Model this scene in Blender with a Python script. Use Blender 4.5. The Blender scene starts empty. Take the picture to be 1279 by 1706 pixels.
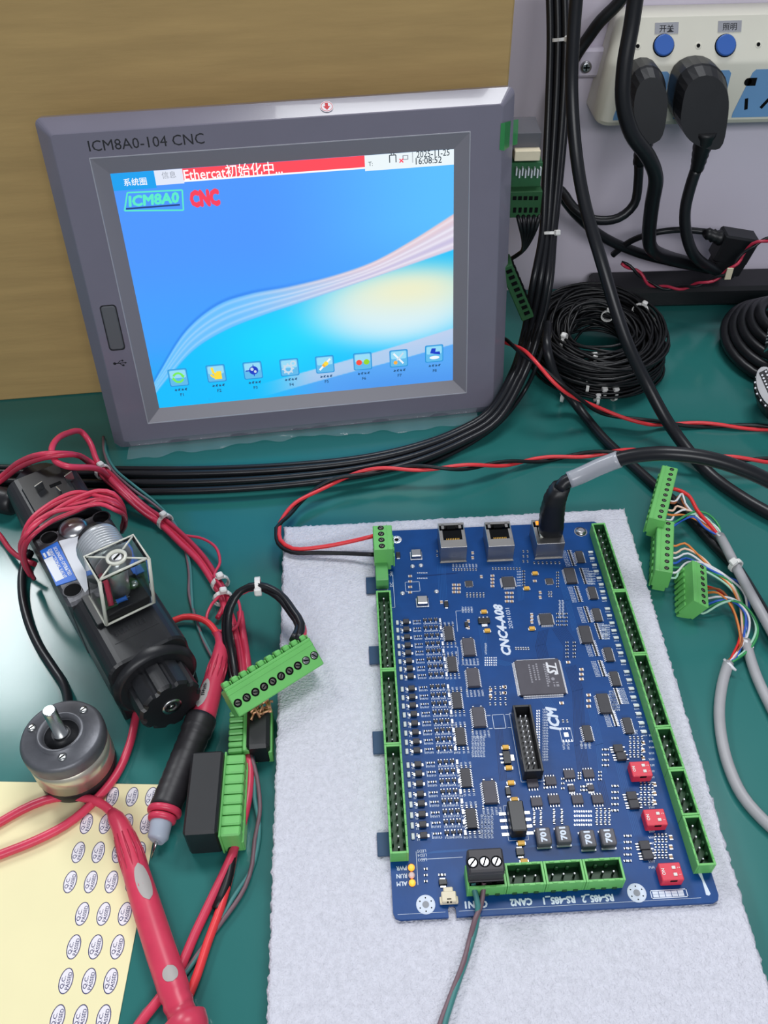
import bpy, bmesh, math, random
import numpy as np
from mathutils import Vector
random.seed(7); RNG = np.random.default_rng(7)
S = 0.001                                   # everything below is written in millimetres
SC = bpy.context.scene; COL = SC.collection
rad = math.radians
# ------------------------------------------------------------------ camera
F, PITCH, ROLL, HC = 1431.4, rad(44.37), rad(-1.36), 398.0
IW, IH = 1279, 1706
_c, _s = math.cos(PITCH), math.sin(PITCH)
FWD = np.array([0, _c, -_s]); _r0 = np.array([1., 0, 0]); _u0 = np.array([0, _s, _c])
RGT = math.cos(ROLL)*_r0 + math.sin(ROLL)*_u0; UPV = -math.sin(ROLL)*_r0 + math.cos(ROLL)*_u0
CAM = np.array([0, 0, HC])
cd = bpy.data.cameras.new('camera'); co = bpy.data.objects.new('camera', cd); COL.objects.link(co)
from mathutils import Matrix
M4 = Matrix(((RGT[0], UPV[0], -FWD[0], 0), (RGT[1], UPV[1], -FWD[1], 0), (RGT[2], UPV[2], -FWD[2], HC*S), (0, 0, 0, 1)))
co.matrix_world = M4
cd.sensor_fit = 'VERTICAL'; cd.sensor_height = 32.0; cd.lens = F/IH*32.0; cd.clip_start = 0.01; cd.clip_end = 50
SC.camera = co
# ------------------------------------------------------------------ light and exposure
SC.view_settings.view_transform = 'Standard'; SC.view_settings.look = 'None'
SC.view_settings.exposure = 0.0; SC.view_settings.gamma = 1.0; SC.view_settings.use_curve_mapping = False
w = bpy.data.worlds.new('room_light'); SC.world = w; w.use_nodes = True
w.node_tree.nodes['Background'].inputs[0].default_value = (0.80, 0.86, 1.0, 1); w.node_tree.nodes['Background'].inputs[1].default_value = 0.29
def area(name, loc, target, sx, sy, power, col=(1, 1, 1)):
    l = bpy.data.lights.new(name, 'AREA'); l.shape = 'RECTANGLE'; l.size = sx*S; l.size_y = sy*S; l.energy = power; l.color = col
    o = bpy.data.objects.new(name, l); COL.objects.link(o); o.location = Vector(loc)*S
    o.rotation_euler = (Vector(target)-Vector(loc)).to_track_quat('-Z', 'Z').to_euler()
    return o
area('ceiling_light_main', (290, 850, 1650), (280, 480, 0), 760, 360, 14.2, (0.96, 0.98, 1.0))
area('ceiling_light_rear', (-1230, 1780, 1600), (-200, 380, 0), 420, 800, 24, (0.95, 0.98, 1.0))
area('front_fill', (150, -1300, 1100), (0, 500, 100), 1300, 300, 17, (0.96, 0.98, 1.0))  # low fill lamp added behind the camera to brighten upright faces

# ------------------------------------------------------------------ photo -> world helpers
def ray(px, py): return FWD + RGT*(px-IW/2)/F - UPV*(py-IH/2)/F
def P(px, py, z=0.0):
    d = ray(px, py); return CAM + d*((z-HC)/d[2])
def PY(px, py, y):
    d = ray(px, py); return CAM + d*(y/d[1])
def W3(p):
    return PY(p[0], p[1], p[3]) if len(p) == 4 else P(p[0], p[1], p[2] if len(p) > 2 else 0.0)
class Fr:                                   # a local frame: origin and three axes
    def __init__(s, o, ex=(1, 0, 0), ey=(0, 1, 0), ez=None):
        s.o = np.array(o, float); s.x = np.array(ex, float); s.y = np.array(ey, float)
        s.z = np.cross(s.x, s.y) if ez is None else np.array(ez, float)
    def __call__(s, a, b=0., c=0.): return s.o + s.x*a + s.y*b + s.z*c
    def px(s, px, py, h=0.):
        d = ray(px, py); O = s.o + s.z*h; X = CAM + d*(((O-CAM)@s.z)/(d@s.z)) - O
        return float(X@s.x), float(X@s.y)
    def at(s, a, b=0., c=0., rot=0.):       # shifted, turned by rot about its z
        cr, sr = math.cos(rot), math.sin(rot)
        return Fr(s(a, b, c), s.x*cr + s.y*sr, -s.x*sr + s.y*cr, s.z)
ID = Fr((0, 0, 0))
def unit(v): v = np.array(v, float); return v/np.linalg.norm(v)
def zrot(o, a): return Fr(o, (math.cos(a), math.sin(a), 0), (-math.sin(a), math.cos(a), 0))
# ------------------------------------------------------------------ materials
def lin(c): return tuple(((x/255)/12.92 if x/255 <= .04045 else ((x/255+.055)/1.055)**2.4) for x in c)
def mat(name, rgb, rough=.5, metal=0., var=0., scale=200., bump=0., bscale=None, spec=.5, trans=0., ior=1.45, alpha=1., emit=0., coat=0., stretch=None, rvar=0.):
    m = bpy.data.materials.new(name); m.use_nodes = True; nt = m.node_tree; b = nt.nodes['Principled BSDF']
    c = lin(rgb); b.inputs['Base Color'].default_value = (*c, 1); b.inputs['Roughness'].default_value = rough
    b.inputs['Metallic'].default_value = metal; b.inputs['Specular IOR Level'].default_value = spec
    b.inputs['Transmission Weight'].default_value = trans; b.inputs['IOR'].default_value = ior; b.inputs['Alpha'].default_value = alpha
    b.inputs['Coat Weight'].default_value = coat
    if emit: b.inputs['Emission Color'].default_value = (*c, 1); b.inputs['Emission Strength'].default_value = emit
    if var or bump or rvar:
        tc = nt.nodes.new('ShaderNodeTexCoord'); mp = nt.nodes.new('ShaderNodeMapping'); nt.links.new(tc.outputs['Object'], mp.inputs[0])
        if stretch: mp.inputs['Scale'].default_value = stretch
        n = nt.nodes.new('ShaderNodeTexNoise'); n.inputs['Scale'].default_value = scale; n.inputs['Detail'].default_value = 4
        nt.links.new(mp.outputs[0], n.inputs[0])
        if var:
            r = nt.nodes.new('ShaderNodeValToRGB'); nt.links.new(n.outputs[0], r.inputs[0])
            r.color_ramp.elements[0].position = .3; r.color_ramp.elements[1].position = .7
            r.color_ramp.elements[0].color = (*[x*(1-var) for x in c], 1); r.color_ramp.elements[1].color = (*[min(1, x*(1+var)) for x in c], 1)
            nt.links.new(r.outputs[0], b.inputs['Base Color'])
        if rvar:
            q = nt.nodes.new('ShaderNodeMapRange'); q.inputs[3].default_value = max(0, rough-rvar); q.inputs[4].default_value = rough+rvar
            nt.links.new(n.outputs[0], q.inputs[0]); nt.links.new(q.outputs[0], b.inputs['Roughness'])
        if bump:
            n2 = n
            if bscale:
                n2 = nt.nodes.new('ShaderNodeTexNoise'); n2.inputs['Scale'].default_value = bscale; n2.inputs['Detail'].default_value = 3; nt.links.new(mp.outputs[0], n2.inputs[0])
            bp = nt.nodes.new('ShaderNodeBump'); bp.inputs['Strength'].default_value = bump; bp.inputs['Distance'].default_value = .001
            nt.links.new(n2.outputs[0], bp.inputs['Height']); nt.links.new(bp.outputs[0], b.inputs['Normal'])
    return m
M = {}
def dm(k, *a, **kw): M[k] = mat(k, *a, **kw)
dm('wall', (220, 212, 227), .75, var=.04, scale=8)
dm('mat_green', (42, 112, 108), .17, var=.05, scale=6, bump=.06, bscale=26, spec=.6, rvar=.06)
dm('card', (184, 153, 100), .78, var=.08, scale=14, stretch=(1, 1, 9), bump=.15, bscale=60)
dm('card_edge', (120, 96, 52), .85, var=.1, scale=60)
dm('bezel', (122, 119, 134), .24, var=.03, scale=30, bump=.02, bscale=900, spec=.6, coat=.2)
dm('rim_highlight', (170, 170, 178), .25)  # lighter than the bezel: the rim's highlight is put into the colour
dm('bezel_dark', (92, 92, 98), .4, var=.03, scale=30)
dm('bezel_inner', (132, 130, 138), .4)
dm('usb_grey', (98, 100, 104), .35)
dm('ink', (22, 24, 30), .6)
dm('black_plastic', (29, 30, 33), .38, var=.1, scale=80)
dm('black_rubber', (20, 21, 24), .42, var=.12, scale=60)
dm('black_cable', (26, 27, 31), .33, var=.12, scale=40, spec=.45)
dm('dark_cable', (16, 17, 20), .42, var=.12, scale=40)
dm('grey_cable', (168, 167, 170), .42, var=.05, scale=80)
dm('red_wire', (212, 62, 90), .34, var=.08, scale=90)
dm('red_bright', (232, 60, 66), .34, var=.05, scale=90)
dm('red_dark', (184, 46, 72), .34, var=.08, scale=90)
dm('teal_wire', (66, 128, 126), .45, var=.08, scale=90)
dm('brown_wire', (118, 92, 100), .45, var=.08, scale=90)
dm('w_green', (52, 150, 84), .4); dm('w_blue', (40, 92, 190), .4); dm('w_orange', (222, 132, 62), .4)
dm('w_brown', (150, 84, 48), .4); dm('w_white', (225, 225, 228), .4); dm('w_mint', (170, 214, 190), .4); dm('w_red', (220, 44, 44), .4); dm('w_peach', (236, 200, 176), .4)
dm('tie', (232, 230, 226), .35)
dm('foam', (213, 213, 223), .42, var=.07, scale=420, bump=1., bscale=800)
dm('pcb', (13, 67, 130), .36, var=.10, scale=70, bump=.04, bscale=300, spec=.22)
dm('pcb_edge', (24, 84, 128), .5, var=.05, scale=100)
dm('pcb_tab', (20, 62, 98), .5, var=.05, scale=100)
dm('silk', (214, 224, 238), .5)
dm('term_green', (112, 192, 104), .4, var=.04, scale=90)
dm('term_deep', (92, 166, 92), .42, var=.06, scale=90)
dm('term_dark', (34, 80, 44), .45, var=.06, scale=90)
dm('chip', (58, 57, 62), .5, var=.10, scale=300)
dm('chip_top', (74, 71, 80), .5, var=.08, scale=200)
dm('lead', (224, 225, 230), .34, metal=.35)
dm('solder', (222, 224, 230), .32, metal=.6)
dm('steel', (176, 176, 178), .3, metal=1., var=.08, scale=60)
dm('steel_jack', (172, 170, 168), .3, metal=.9, var=.12, scale=90, stretch=(.3, 1, 1))
dm('shaft', (190, 192, 190), .25, metal=1.)
dm('cast', (110, 110, 112), .5, metal=.55, var=.2, scale=90, bump=.2, bscale=400)
dm('motor_face', (104, 105, 110), .42, metal=.5, var=.22, scale=70, bump=.1, bscale=300)
dm('motor_can', (206, 200, 184), .3, metal=.75, var=.14, scale=40)
dm('tantalum', (232, 176, 62), .45, var=.06, scale=200)
dm('cap_tan', (176, 142, 110), .5)
dm('dip_red', (222, 52, 74), .42, var=.04, scale=100)
dm('white_plastic', (232, 230, 224), .45)
dm('beige', (226, 214, 186), .45, var=.04, scale=150)
dm('inductor', (92, 90, 96), .5, var=.08, scale=200)
dm('led_white', (216, 222, 222), .35)
dm('led_on', (255, 150, 44), .4, emit=1.6)
dm('led_pink', (226, 196, 190), .4)
dm('strip', (220, 217, 202), .36, var=.02, scale=20)
dm('socket_blue', (112, 158, 204), .45, var=.03, scale=40)
dm('button_blue', (52, 98, 178), .4)
dm('foil', (206, 206, 210), .22, metal=.7)
dm('dark', (8, 9, 11), .7, spec=.12)
dm('paper', (242, 233, 184), .62, var=.02, scale=25)
dm('sticker', (238, 234, 240), .5)
dm('navy', (50, 48, 98), .6)
dm('label_blue', (30, 106, 206), .4, var=.04, scale=100)
dm('label_white', (216, 220, 226), .35)
dm('grey_silicone', (166, 174, 188), .4)
dm('grey_label', (176, 170, 166), .5)
dm('tape', (40, 38, 41), .45, var=.18, scale=120)
dm('copper', (214, 160, 122), .4, metal=.5, var=.2, scale=300)
dm('clear', (246, 248, 246), .04, trans=1., ior=1.46)
dm('clear_edge', (240, 240, 226), .15, trans=.3, ior=1.46)
dm('gland', (196, 200, 204), .36, metal=.6)
dm('hole_shade', (150, 154, 160), .6)  # shaded foam seen through a hole, painted as a grey disc
dm('trace', (28, 84, 148), .36, spec=.22)
dm('trace_dark', (8, 44, 96), .36, spec=.22)
dm('pin_shaft', (92, 96, 92), .4, metal=.5)
dm('film', (214, 226, 236), .07, alpha=.13, spec=1.0)
dm('sleeve', (190, 192, 200), .25, alpha=.72, spec=.8)
dm('plastic_bag', (200, 200, 206), .2, alpha=.35, spec=.8)
dm('board_green', (38, 92, 56), .5, var=.12, scale=150)
dm('arrow_red', (206, 30, 44), .5)
# ------------------------------------------------------------------ mesh builder
ORG = {}
class MB:
    def __init__(s): s.v = []; s.f = []; s.m = []; s.sm = []
    def add(s, vs, fs, mi=0, smooth=False):
        k = len(s.v); s.v.extend([tuple(map(float, v)) for v in vs])
        for f in fs: s.f.append(tuple(i+k for i in f)); s.m.append(mi); s.sm.append(smooth)
    def quad(s, a, b, c, d, mi=0): s.add([a, b, c, d], [(0, 1, 2, 3)], mi)
    def box(s, c, size, fr=ID, b=0., mi=0):
        hx, hy, hz = size[0]/2, size[1]/2, size[2]/2
        if b <= 0:
            vs = [fr(c[0]+x*hx, c[1]+y*hy, c[2]+z*hz) for x in (-1, 1) for y in (-1, 1) for z in (-1, 1)]
            s.add(vs, [(0, 1, 3, 2), (4, 6, 7, 5), (0, 4, 5, 1), (2, 3, 7, 6), (0, 2, 6, 4), (1, 5, 7, 3)], mi); return
        b = min(b, .49*min(size)); vs = []; ix = {}
        for x in (-1, 1):
            for y in (-1, 1):
                for z in (-1, 1):
                    for a in range(3):
                        e = [hx-b, hy-b, hz-b]; e[a] += b; ix[x, y, z, a] = len(vs)
                        vs.append(fr(c[0]+x*e[0], c[1]+y*e[1], c[2]+z*e[2]))
        fs = []
        for a in range(3):
            o1, o2 = [i for i in range(3) if i != a]
            for sg in (-1, 1):
                q = []
                for p1, p2 in ((-1, -1), (1, -1), (1, 1), (-1, 1)):
                    k = [0, 0, 0]; k[a] = sg; k[o1] = p1; k[o2] = p2; q.append(ix[(*k, a)])
                fs.append(tuple(q))
            for p1 in (-1, 1):
                for p2 in (-1, 1):          # edge along axis a
                    k0 = [0, 0, 0]; k1 = [0, 0, 0]; k0[a] = -1; k1[a] = 1
                    for k in (k0, k1): k[o1] = p1; k[o2] = p2
                    fs.append((ix[(*k0, o1)], ix[(*k1, o1)], ix[(*k1, o2)], ix[(*k0, o2)]))
        for x in (-1, 1):
            for y in (-1, 1):
                for z in (-1, 1): fs.append(tuple(ix[x, y, z, a] for a in range(3)))
        s.add(vs, fs, mi)
    def prism(s, poly, z0, z1, fr=ID, c=0., mi=0, smooth=False, cap0=True):
        n = len(poly); rings = [(poly, z0)]
        if c:
            q = []
            for i in range(n):
                a, b, d = (np.array(poly[j % n], float) for j in (i-1, i, i+1))
                t1 = unit(b-a); t2 = unit(d-b); n1 = np.array([-t1[1], t1[0]]); n2 = np.array([-t2[1], t2[0]])
                k = n1+n2; k = k/max(.3, (1+n1@n2)); q.append(b+k*c)
            ar = sum(poly[i][0]*poly[(i+1) % n][1]-poly[(i+1) % n][0]*poly[i][1] for i in range(n))
            if ar < 0: q = [2*np.array(p)-r for p, r in zip(poly, q)]
            zz = z1-c if z1 > z0 else z1+c
            rings += [(poly, zz), (q, z1)]
        else: rings += [(poly, z1)]
        vs = [fr(p[0], p[1], z) for r, z in rings for p in r]; fs = []
        for k in range(len(rings)-1):
            for i in range(n): j = (i+1) % n; fs.append((k*n+i, k*n+j, k*n+n+j, k*n+n+i))
        s.add(vs, fs, mi, smooth); L = (len(rings)-1)*n
        base = len(s.v)-len(vs)
        s.f.append(tuple(base+L+i for i in range(n))); s.m.append(mi); s.sm.append(False)
        if cap0: s.f.append(tuple(base+i for i in reversed(range(n)))); s.m.append(mi); s.sm.append(False)
    def lathe(s, prof, n=24, fr=ID, mi=0, smooth=True, a0=0., sq=None):
        # prof: list of (radius, height); closed with caps when the radius is not 0
        vs = []; fs = []
        for r, h in prof:
            for i in range(n):
                a = a0+2*math.pi*i/n; vs.append(fr(r*math.cos(a), r*math.sin(a), h))
        for k in range(len(prof)-1):
            for i in range(n): j = (i+1) % n; fs.append((k*n+i, k*n+j, k*n+n+j, k*n+n+i))
        fs2 = [tuple(reversed(range(n))), tuple((len(prof)-1)*n+i for i in range(n))]
        k0 = len(s.v); s.add(vs, fs, mi, smooth)
        for f in fs2: s.f.append(tuple(k0+i for i in f)); s.m.append(mi); s.sm.append(False)
    def cyl(s, r, z0, z1, fr=ID, n=16, mi=0, c=0., smooth=True):
        pr = [(r, z0), (r, z1)] if not c else [(r, z0), (r, z1-c), (r-c, z1)]
        s.lathe(pr, n, fr, mi, smooth)
    def tube(s, pts, r, n=8, mi=0, cap=True):
        pts = [np.array(p, float) for p in pts]; m = len(pts)
        rs = r if hasattr(r, '__len__') else [r]*m
        T = [unit(pts[min(i+1, m-1)]-pts[max(i-1, 0)]) for i in range(m)]
        up = np.array([0, 0, 1.]) if abs(T[0][2]) < .9 else np.array([0, 1., 0])
        N = unit(np.cross(T[0], up)); vs = []; fs = []
        for i in range(m):
            N = unit(N-T[i]*(N@T[i])); B = np.cross(T[i], N)
            for k in range(n):
                a = 2*math.pi*k/n; vs.append(pts[i]+(N*math.cos(a)+B*math.sin(a))*rs[i])
        for i in range(m-1):
            for k in range(n): j = (k+1) % n; fs.append((i*n+k, i*n+j, i*n+n+j, i*n+n+k))
        k0 = len(s.v); s.add(vs, fs, mi, True)
        if cap:
            for f in (tuple(reversed(range(n))), tuple((m-1)*n+i for i in range(n))):
                s.f.append(tuple(k0+i for i in f)); s.m.append(mi); s.sm.append(False)
    def text(s, txt, size, fr, rot=0., cx=0., cy=0., h=.05, mi=0, bold=0., shear=0., sx=1.):
        vs, fs = glyphs(txt, size, 0, shear)
        cr, sr = math.cos(rot), math.sin(rot); q = bold*.8
        for k, (ox, oy) in enumerate(((0, 0), (q, 0), (-q, 0), (0, q), (0, -q), (q*.7, q*.7), (-q*.7, q*.7), (q*.7, -q*.7), (-q*.7, -q*.7)) if bold else ((0, 0),)):
            s.add([fr(cx+((x+ox)*sx*cr-(y+oy)*sr), cy+((x+ox)*sx*sr+(y+oy)*cr), h+k*.002) for x, y in vs], fs, mi)
    def build(s, name, mats, parent=None, org=None, recalc=True):
        if not isinstance(mats, (list, tuple)): mats = [mats]
        mats = [M[k] if isinstance(k, str) else k for k in mats]
        V = np.array(s.v)
        if parent is not None: o0 = ORG[parent.name]
        elif org is not None: o0 = np.array(org, float)
        else: o0 = np.array([(V[:, 0].min()+V[:, 0].max())/2, (V[:, 1].min()+V[:, 1].max())/2, V[:, 2].min()])
        me = bpy.data.meshes.new(name); me.from_pydata(((V-o0)*S).tolist(), [], s.f)
        for m in mats: me.materials.append(m)
        me.polygons.foreach_set('material_index', s.m); me.polygons.foreach_set('use_smooth', s.sm)
        if recalc:
            bm = bmesh.new(); bm.from_mesh(me); bmesh.ops.recalc_face_normals(bm, faces=bm.faces); bm.to_mesh(me); bm.free()
        me.update()
        o = bpy.data.objects.new(name, me); COL.objects.link(o)
        if parent is not None: o.parent = parent
        else: o.location = Vector(o0)*S
        ORG[o.name] = o0
        return o
_G = {}
def glyphs(txt, size, bold=0., shear=0.):
    k = (txt, size, bold, shear)
    if k not in _G:
        cu = bpy.data.curves.new('lettering', 'FONT'); cu.body = txt; cu.size = size; cu.align_x = 'CENTER'; cu.align_y = 'CENTER'
        cu.shear = shear; cu.resolution_u = 2; cu.fill_mode = 'NONE'
        ob = bpy.data.objects.new('lettering', cu); me = bpy.data.meshes.new_from_object(ob)
        bm = bmesh.new(); bm.from_mesh(me); bmesh.ops.remove_doubles(bm, verts=bm.verts, dist=.003*size)
        bmesh.ops.triangle_fill(bm, use_beauty=True, use_dissolve=False, edges=bm.edges, normal=(0, 0, 1)); bm.verts.index_update()
        vs = [(v.co.x, v.co.y) for v in bm.verts]; fs = [tuple(v.index for v in f.verts) for f in bm.faces]; bm.free()
        bpy.data.objects.remove(ob); bpy.data.curves.remove(cu); bpy.data.meshes.remove(me)
        xs = [v[0] for v in vs] or [0]; ys = [v[1] for v in vs] or [0]
        mx = (max(xs)+min(xs))/2; my = (max(ys)+min(ys))/2
        _G[k] = ([(x-mx, y-my) for x, y in vs], fs)
    return _G[k]
def empty(name, org):
    o = bpy.data.objects.new(name, None); COL.objects.link(o); o.location = Vector(org)*S; o.empty_display_size = .01
    ORG[o.name] = np.array(org, float); return o
def tag(o, label, cat, group=None, kind=None):
    o['label'] = label; o['category'] = cat
    if group: o['group'] = group
    if kind: o['kind'] = kind
    return o
def stuff(o): o['kind'] = 'stuff'; return o
def inst(src, parent, pos, rot=0., deep=True, name=None):   # a copy of a part (and of its sub-parts) set at pos, turned by rot
    c = src.copy(); COL.objects.link(c); c.parent = parent
    c.location = (Vector(pos)-Vector(ORG[parent.name]))*S; c.rotation_euler = (0, 0, rot); ORG[c.name] = np.array(pos, float)
    if deep:
        for ch in list(src.children):
            d = ch.copy(); COL.objects.link(d); d.parent = c; ORG[d.name] = ORG[c.name]
    return c
def smooth(pts, step=4.):
    p = [W3(q) if isinstance(q, tuple) else np.array(q, float) for q in pts]
    if len(p) < 3: return p
    p = [2*p[0]-p[1]] + p + [2*p[-1]-p[-2]]; out = []
    for i in range(1, len(p)-2):
        a, b, c, d = p[i-1], p[i], p[i+1], p[i+2]; k = max(2, int(np.linalg.norm(c-b)/step))
        t1, t2 = np.linalg.norm(b-a)**.5+1e-6, np.linalg.norm(c-b)**.5+1e-6; t3 = np.linalg.norm(d-c)**.5+1e-6
        m1 = (b-a)/t1-(c-a)/(t1+t2)+(c-b)/t2; m2 = (c-b)/t2-(d-b)/(t2+t3)+(d-c)/t3
        m1, m2 = m1*t2, m2*t2
        for j in range(k):
            t = j/k; out.append(b*(2*t**3-3*t*t+1)+m1*(t**3-2*t*t+t)+c*(-2*t**3+3*t*t)+m2*(t**3-t*t))
    out.append(p[-2]); return out
def wire(name, pts, r, m, parent=None, n=8, step=4., org=None):
    b = MB(); b.tube(smooth(pts, step), r, n); return b.build(name, m, parent, org)
def twist(path, off, pitch, ph):            # a strand winding round a path
    out = []; L = 0.
    for i, q in enumerate(path):
        if i: L += np.linalg.norm(q-path[i-1])
        T = unit(path[min(i+1, len(path)-1)]-path[max(i-1, 0)]); a = unit(np.cross(T, (0, 0, 1.0) if abs(T[2]) < .95 else (0, 1., 0))); b = np.cross(T, a)
        t = 2*math.pi*L/pitch+ph; out.append(q+(a*math.cos(t)+b*math.sin(t))*off)
    return out
def cable_tie(parent, pos, direc, r, w=2.6, tail=(0, 0, 1), head=True):
    T = unit(direc); a = unit(np.cross(T, tail)); b = np.cross(a, T); fr = Fr(pos, a, b, T)
    m = MB(); n = 14; vs = []; fs = []
    for i in range(n):
        t = 2*math.pi*i/n
        for rr, h in ((r, -w/2), (r+.9, -w/2), (r+.9, w/2), (r, w/2)): vs.append(fr(rr*math.cos(t), rr*math.sin(t), h))
    for i in range(n):
        j = (i+1) % n
        for k in range(4): l = (k+1) % 4; fs.append((i*4+k, j*4+k, j*4+l, i*4+l))
    m.add(vs, fs)
    if head: m.box((0, r+1.8, 0), (4.2, 3.6, 4.0), fr, .7)
    return m.build('cable_tie', 'tie', parent)
# ================================================================== the setting
b = MB(); b.box((-100, 698, -40), (1900, 16, 760)); wl = b.build('wall_back', 'wall'); wl['kind'] = 'structure'
t = empty('workbench', (0, 300, -40))
tag(t, 'workbench carrying a green anti-static rubber mat under everything', 'workbench')
b = MB(); b.box((0, 325, -17), (1700, 760, 26), b=2); b.build('bench_top', 'wall', t)
b = MB(); b.box((0, 320, -2), (1690, 736, 4), b=1); b.build('rubber_mat', 'mat_green', t)
# ------------------------------------------------------------------ cardboard box
by = rad(5.4); bo = P(165, 655, 0); ex = np.array([math.cos(by), math.sin(by), 0]); BF = Fr(bo, ex, (-math.sin(by), math.cos(by), 0))
x1 = (PY(852, 80, 575)-bo)@ex; x0 = -100.
t = empty('cardboard_box', BF((x0+x1)/2, 45, 0)); tag(t, 'large brown cardboard box standing behind the grey display', 'box')
b = MB(); b.box(((x0+x1)/2, 45, 150), (x1-x0, 90, 300), BF, 1.2); b.build('box_body', 'card', t)
b = MB(); b.box(((x0+x1)/2-1, 22, 300.6), (x1-x0-2, 43.4, 1.2), BF); b.build('top_flap', 'card', t)
b = MB(); b.box(((x0+x1)/2-1, 67.4, 300.6), (x1-x0-2, 43.4, 1.2), BF); b.build('top_flap', 'card', t)
# ------------------------------------------------------------------ display panel
my, mt = rad(6.84), rad(10.28)
ex = np.array([math.cos(my), math.sin(my), 0]); bk = np.array([-math.sin(my), math.cos(my), 0]); ey = math.cos(mt)*np.array([0, 0, 1.])+math.sin(mt)*bk
MF = Fr((-53.6, 511.7, 106.5), ex, ey, np.cross(ex, ey))
DEP = -4.0
MON = empty('control_display', MF(0, -112, -10)*np.array([1, 1, 0]))
tag(MON, 'grey framed control display with a lit blue screen leaning on the cardboard box', 'display')
def rrect(l, r, bt, tp, c, n=4):
    out = []
    for cx, cy, a0 in ((r-c, tp-c, 0), (l+c, tp-c, 90), (l+c, bt+c, 180), (r-c, bt+c, 270)):
        for k in range(n+1): a = rad(a0+90*k/n); out.append((cx+c*math.cos(a), cy+c*math.sin(a)))
    return out
OL, OT = MF.px(56, 197, -10); OR_, _ = MF.px(857.5, 146, -10); OB = MF.px(211, 757, -10)[1]
rings = [(rrect(OL, OR_, OB, OT, 4), -16), (rrect(OL, OR_, OB, OT, 4), -10), (rrect(-134.8, 135.6, -102, 104, 2), -.5), (rrect(-134.1, 134.9, -101.4, 103.4, 2), 0),
         (rrect(-114.9, 114.9, -88.5, 89.3, .4), 0)]
def ringmesh(rings, fr, cap0=False):
    m = MB(); n = len(rings[0][0]); vs = [fr(x, y, d) for r, d in rings for x, y in r]; fs = []
    for k in range(len(rings)-1):
        for i in range(n): j = (i+1) % n; fs.append((k*n+i, k*n+j, k*n+n+j, k*n+n+i))
    if cap0: fs.append(tuple(reversed(range(n))))
    m.add(vs, fs); return m
ringmesh(rings, MF, True).build('bezel', 'bezel', MON, recalc=False)
SL, SR, SB, ST = -105.6, 105.6, -79.2, 79.2
ringmesh([(rrect(-115.3, 115.3, -88.9, 89.7, .5), 0), (rrect(-115.1, 115.1, -88.7, 89.5, .5), .3), (rrect(-114.7, 114.7, -88.3, 89.1, .4), .25), (rrect(-114.5, 114.5, -88.1, 88.9, .4), -.2)], MF).build('recess_rim', 'rim_highlight', MON)
ringmesh([(rrect(-114.9, 114.9, -88.5, 89.3, .4), 0), (rrect(SL, SR, SB, ST, .3), DEP)], MF).build('bezel_recess', 'bezel_inner', MON, recalc=False)
b = MB(); b.box((0, -4, -25), (226, 150, 18), MF, 4); b.build('rear_housing', 'bezel_dark', MON)
# the picture on the screen
def curve(pts):
    q = smooth([np.array([*MF.px(x, y, DEP), 0.]) for x, y in pts], 1.5); return np.array([a[0] for a in q]), np.array([a[1] for a in q])
UP = curve([(255, 640), (265, 622), (311, 550), (363, 508), (415, 490), (480, 478), (558, 459), (623, 436), (688, 400), (757, 356)])
LO = curve([(255, 662), (275, 636), (324, 582), (376, 550), (441, 524), (506, 502), (591, 473), (669, 446), (757, 415)])
L3 = curve([(380, 655), (470, 630), (571, 602), (662, 576), (757, 546)])
L4 = curve([(380, 678), (470, 652), (571, 624), (662, 600), (757, 573)])
nu, nv = 300, 226
U, V = np.meshgrid(np.linspace(SL, SR, nu), np.linspace(SB, ST, nv))
def sm(a, b_, x): t_ = np.clip((x-a)/(b_-a), 0, 1); return t_*t_*(3-2*t_)
up = np.interp(U, *UP); lo = np.interp(U, *LO); l3 = np.interp(U, *L3); l4 = np.interp(U, *L4)
su = (U-SL)/(SR-SL); sv = (V-SB)/(ST-SB)
C = np.zeros(U.shape+(3,))
def mix(c, k): global C; C = C*(1-k[..., None])+np.array(c, float)*k[..., None]
mix((74, 150, 255), np.ones_like(su)); mix((88, 190, 255), sm(.35, 1.0, su)*sm(.2, .75, sv)); mix((64, 164, 255), sm(.75, .3, sv)*.8)
mix((40, 170, 250), sm(.35, .1, sv)*sm(.5, .0, su))
below = sm(0.6, -.6, V-lo)
mix((20, 190, 255), below); mix((0, 214, 255), below*np.exp(-(((su-.42)/.22)**2+((sv-.26)/.16)**2)))
mix((214, 240, 250), below*np.exp(-(((su-.82)/.30)**2+((sv-.36)/.17)**2)**2)); mix((240, 238, 200), below*.9*np.exp(-(((su-.86)/.24)**2+((sv-.45)/.10)**2)))
band = sm(-.6, .6, V-lo)*sm(.9, -.9, V-up); w_ = np.clip((V-lo)/np.maximum(up-lo, 1e-3), 0, 1)
mix((120, 205, 255), band*.7); k = sm(.25, .8, su)
mix((226, 206, 222), band*k*.92); mix((245, 196, 190), band*k*sm(.6, 1, w_)*.55); mix((196, 190, 226), band*k*np.exp(-((w_-.28)/.1)**2)*.7)
for wc, ww, st in ((.15, .05, .7), (.42, .06, .7), (.62, .05, .8), (.88, .05, .6)): mix((240, 238, 250), band*np.exp(-((w_-wc)/ww)**2)*st*(.45+.55*k))
mix((28, 110, 230), sm(3, .5, V-up)*sm(-.5, .5, V-up)*sm(.7, .3, su)*.5)
b2 = sm(.5, -.5, V-l3)*sm(.3, .55, su); mix((200, 206, 236), b2*sm(-.5, .5, V-l4)*.85); mix((96, 166, 246), sm(.5, -.5, V-l4)*sm(.3, .6, su)*.9)
mix((70, 140, 235), sm(.12, .0, sv)*sm(.35, .8, su)*.5)
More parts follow.
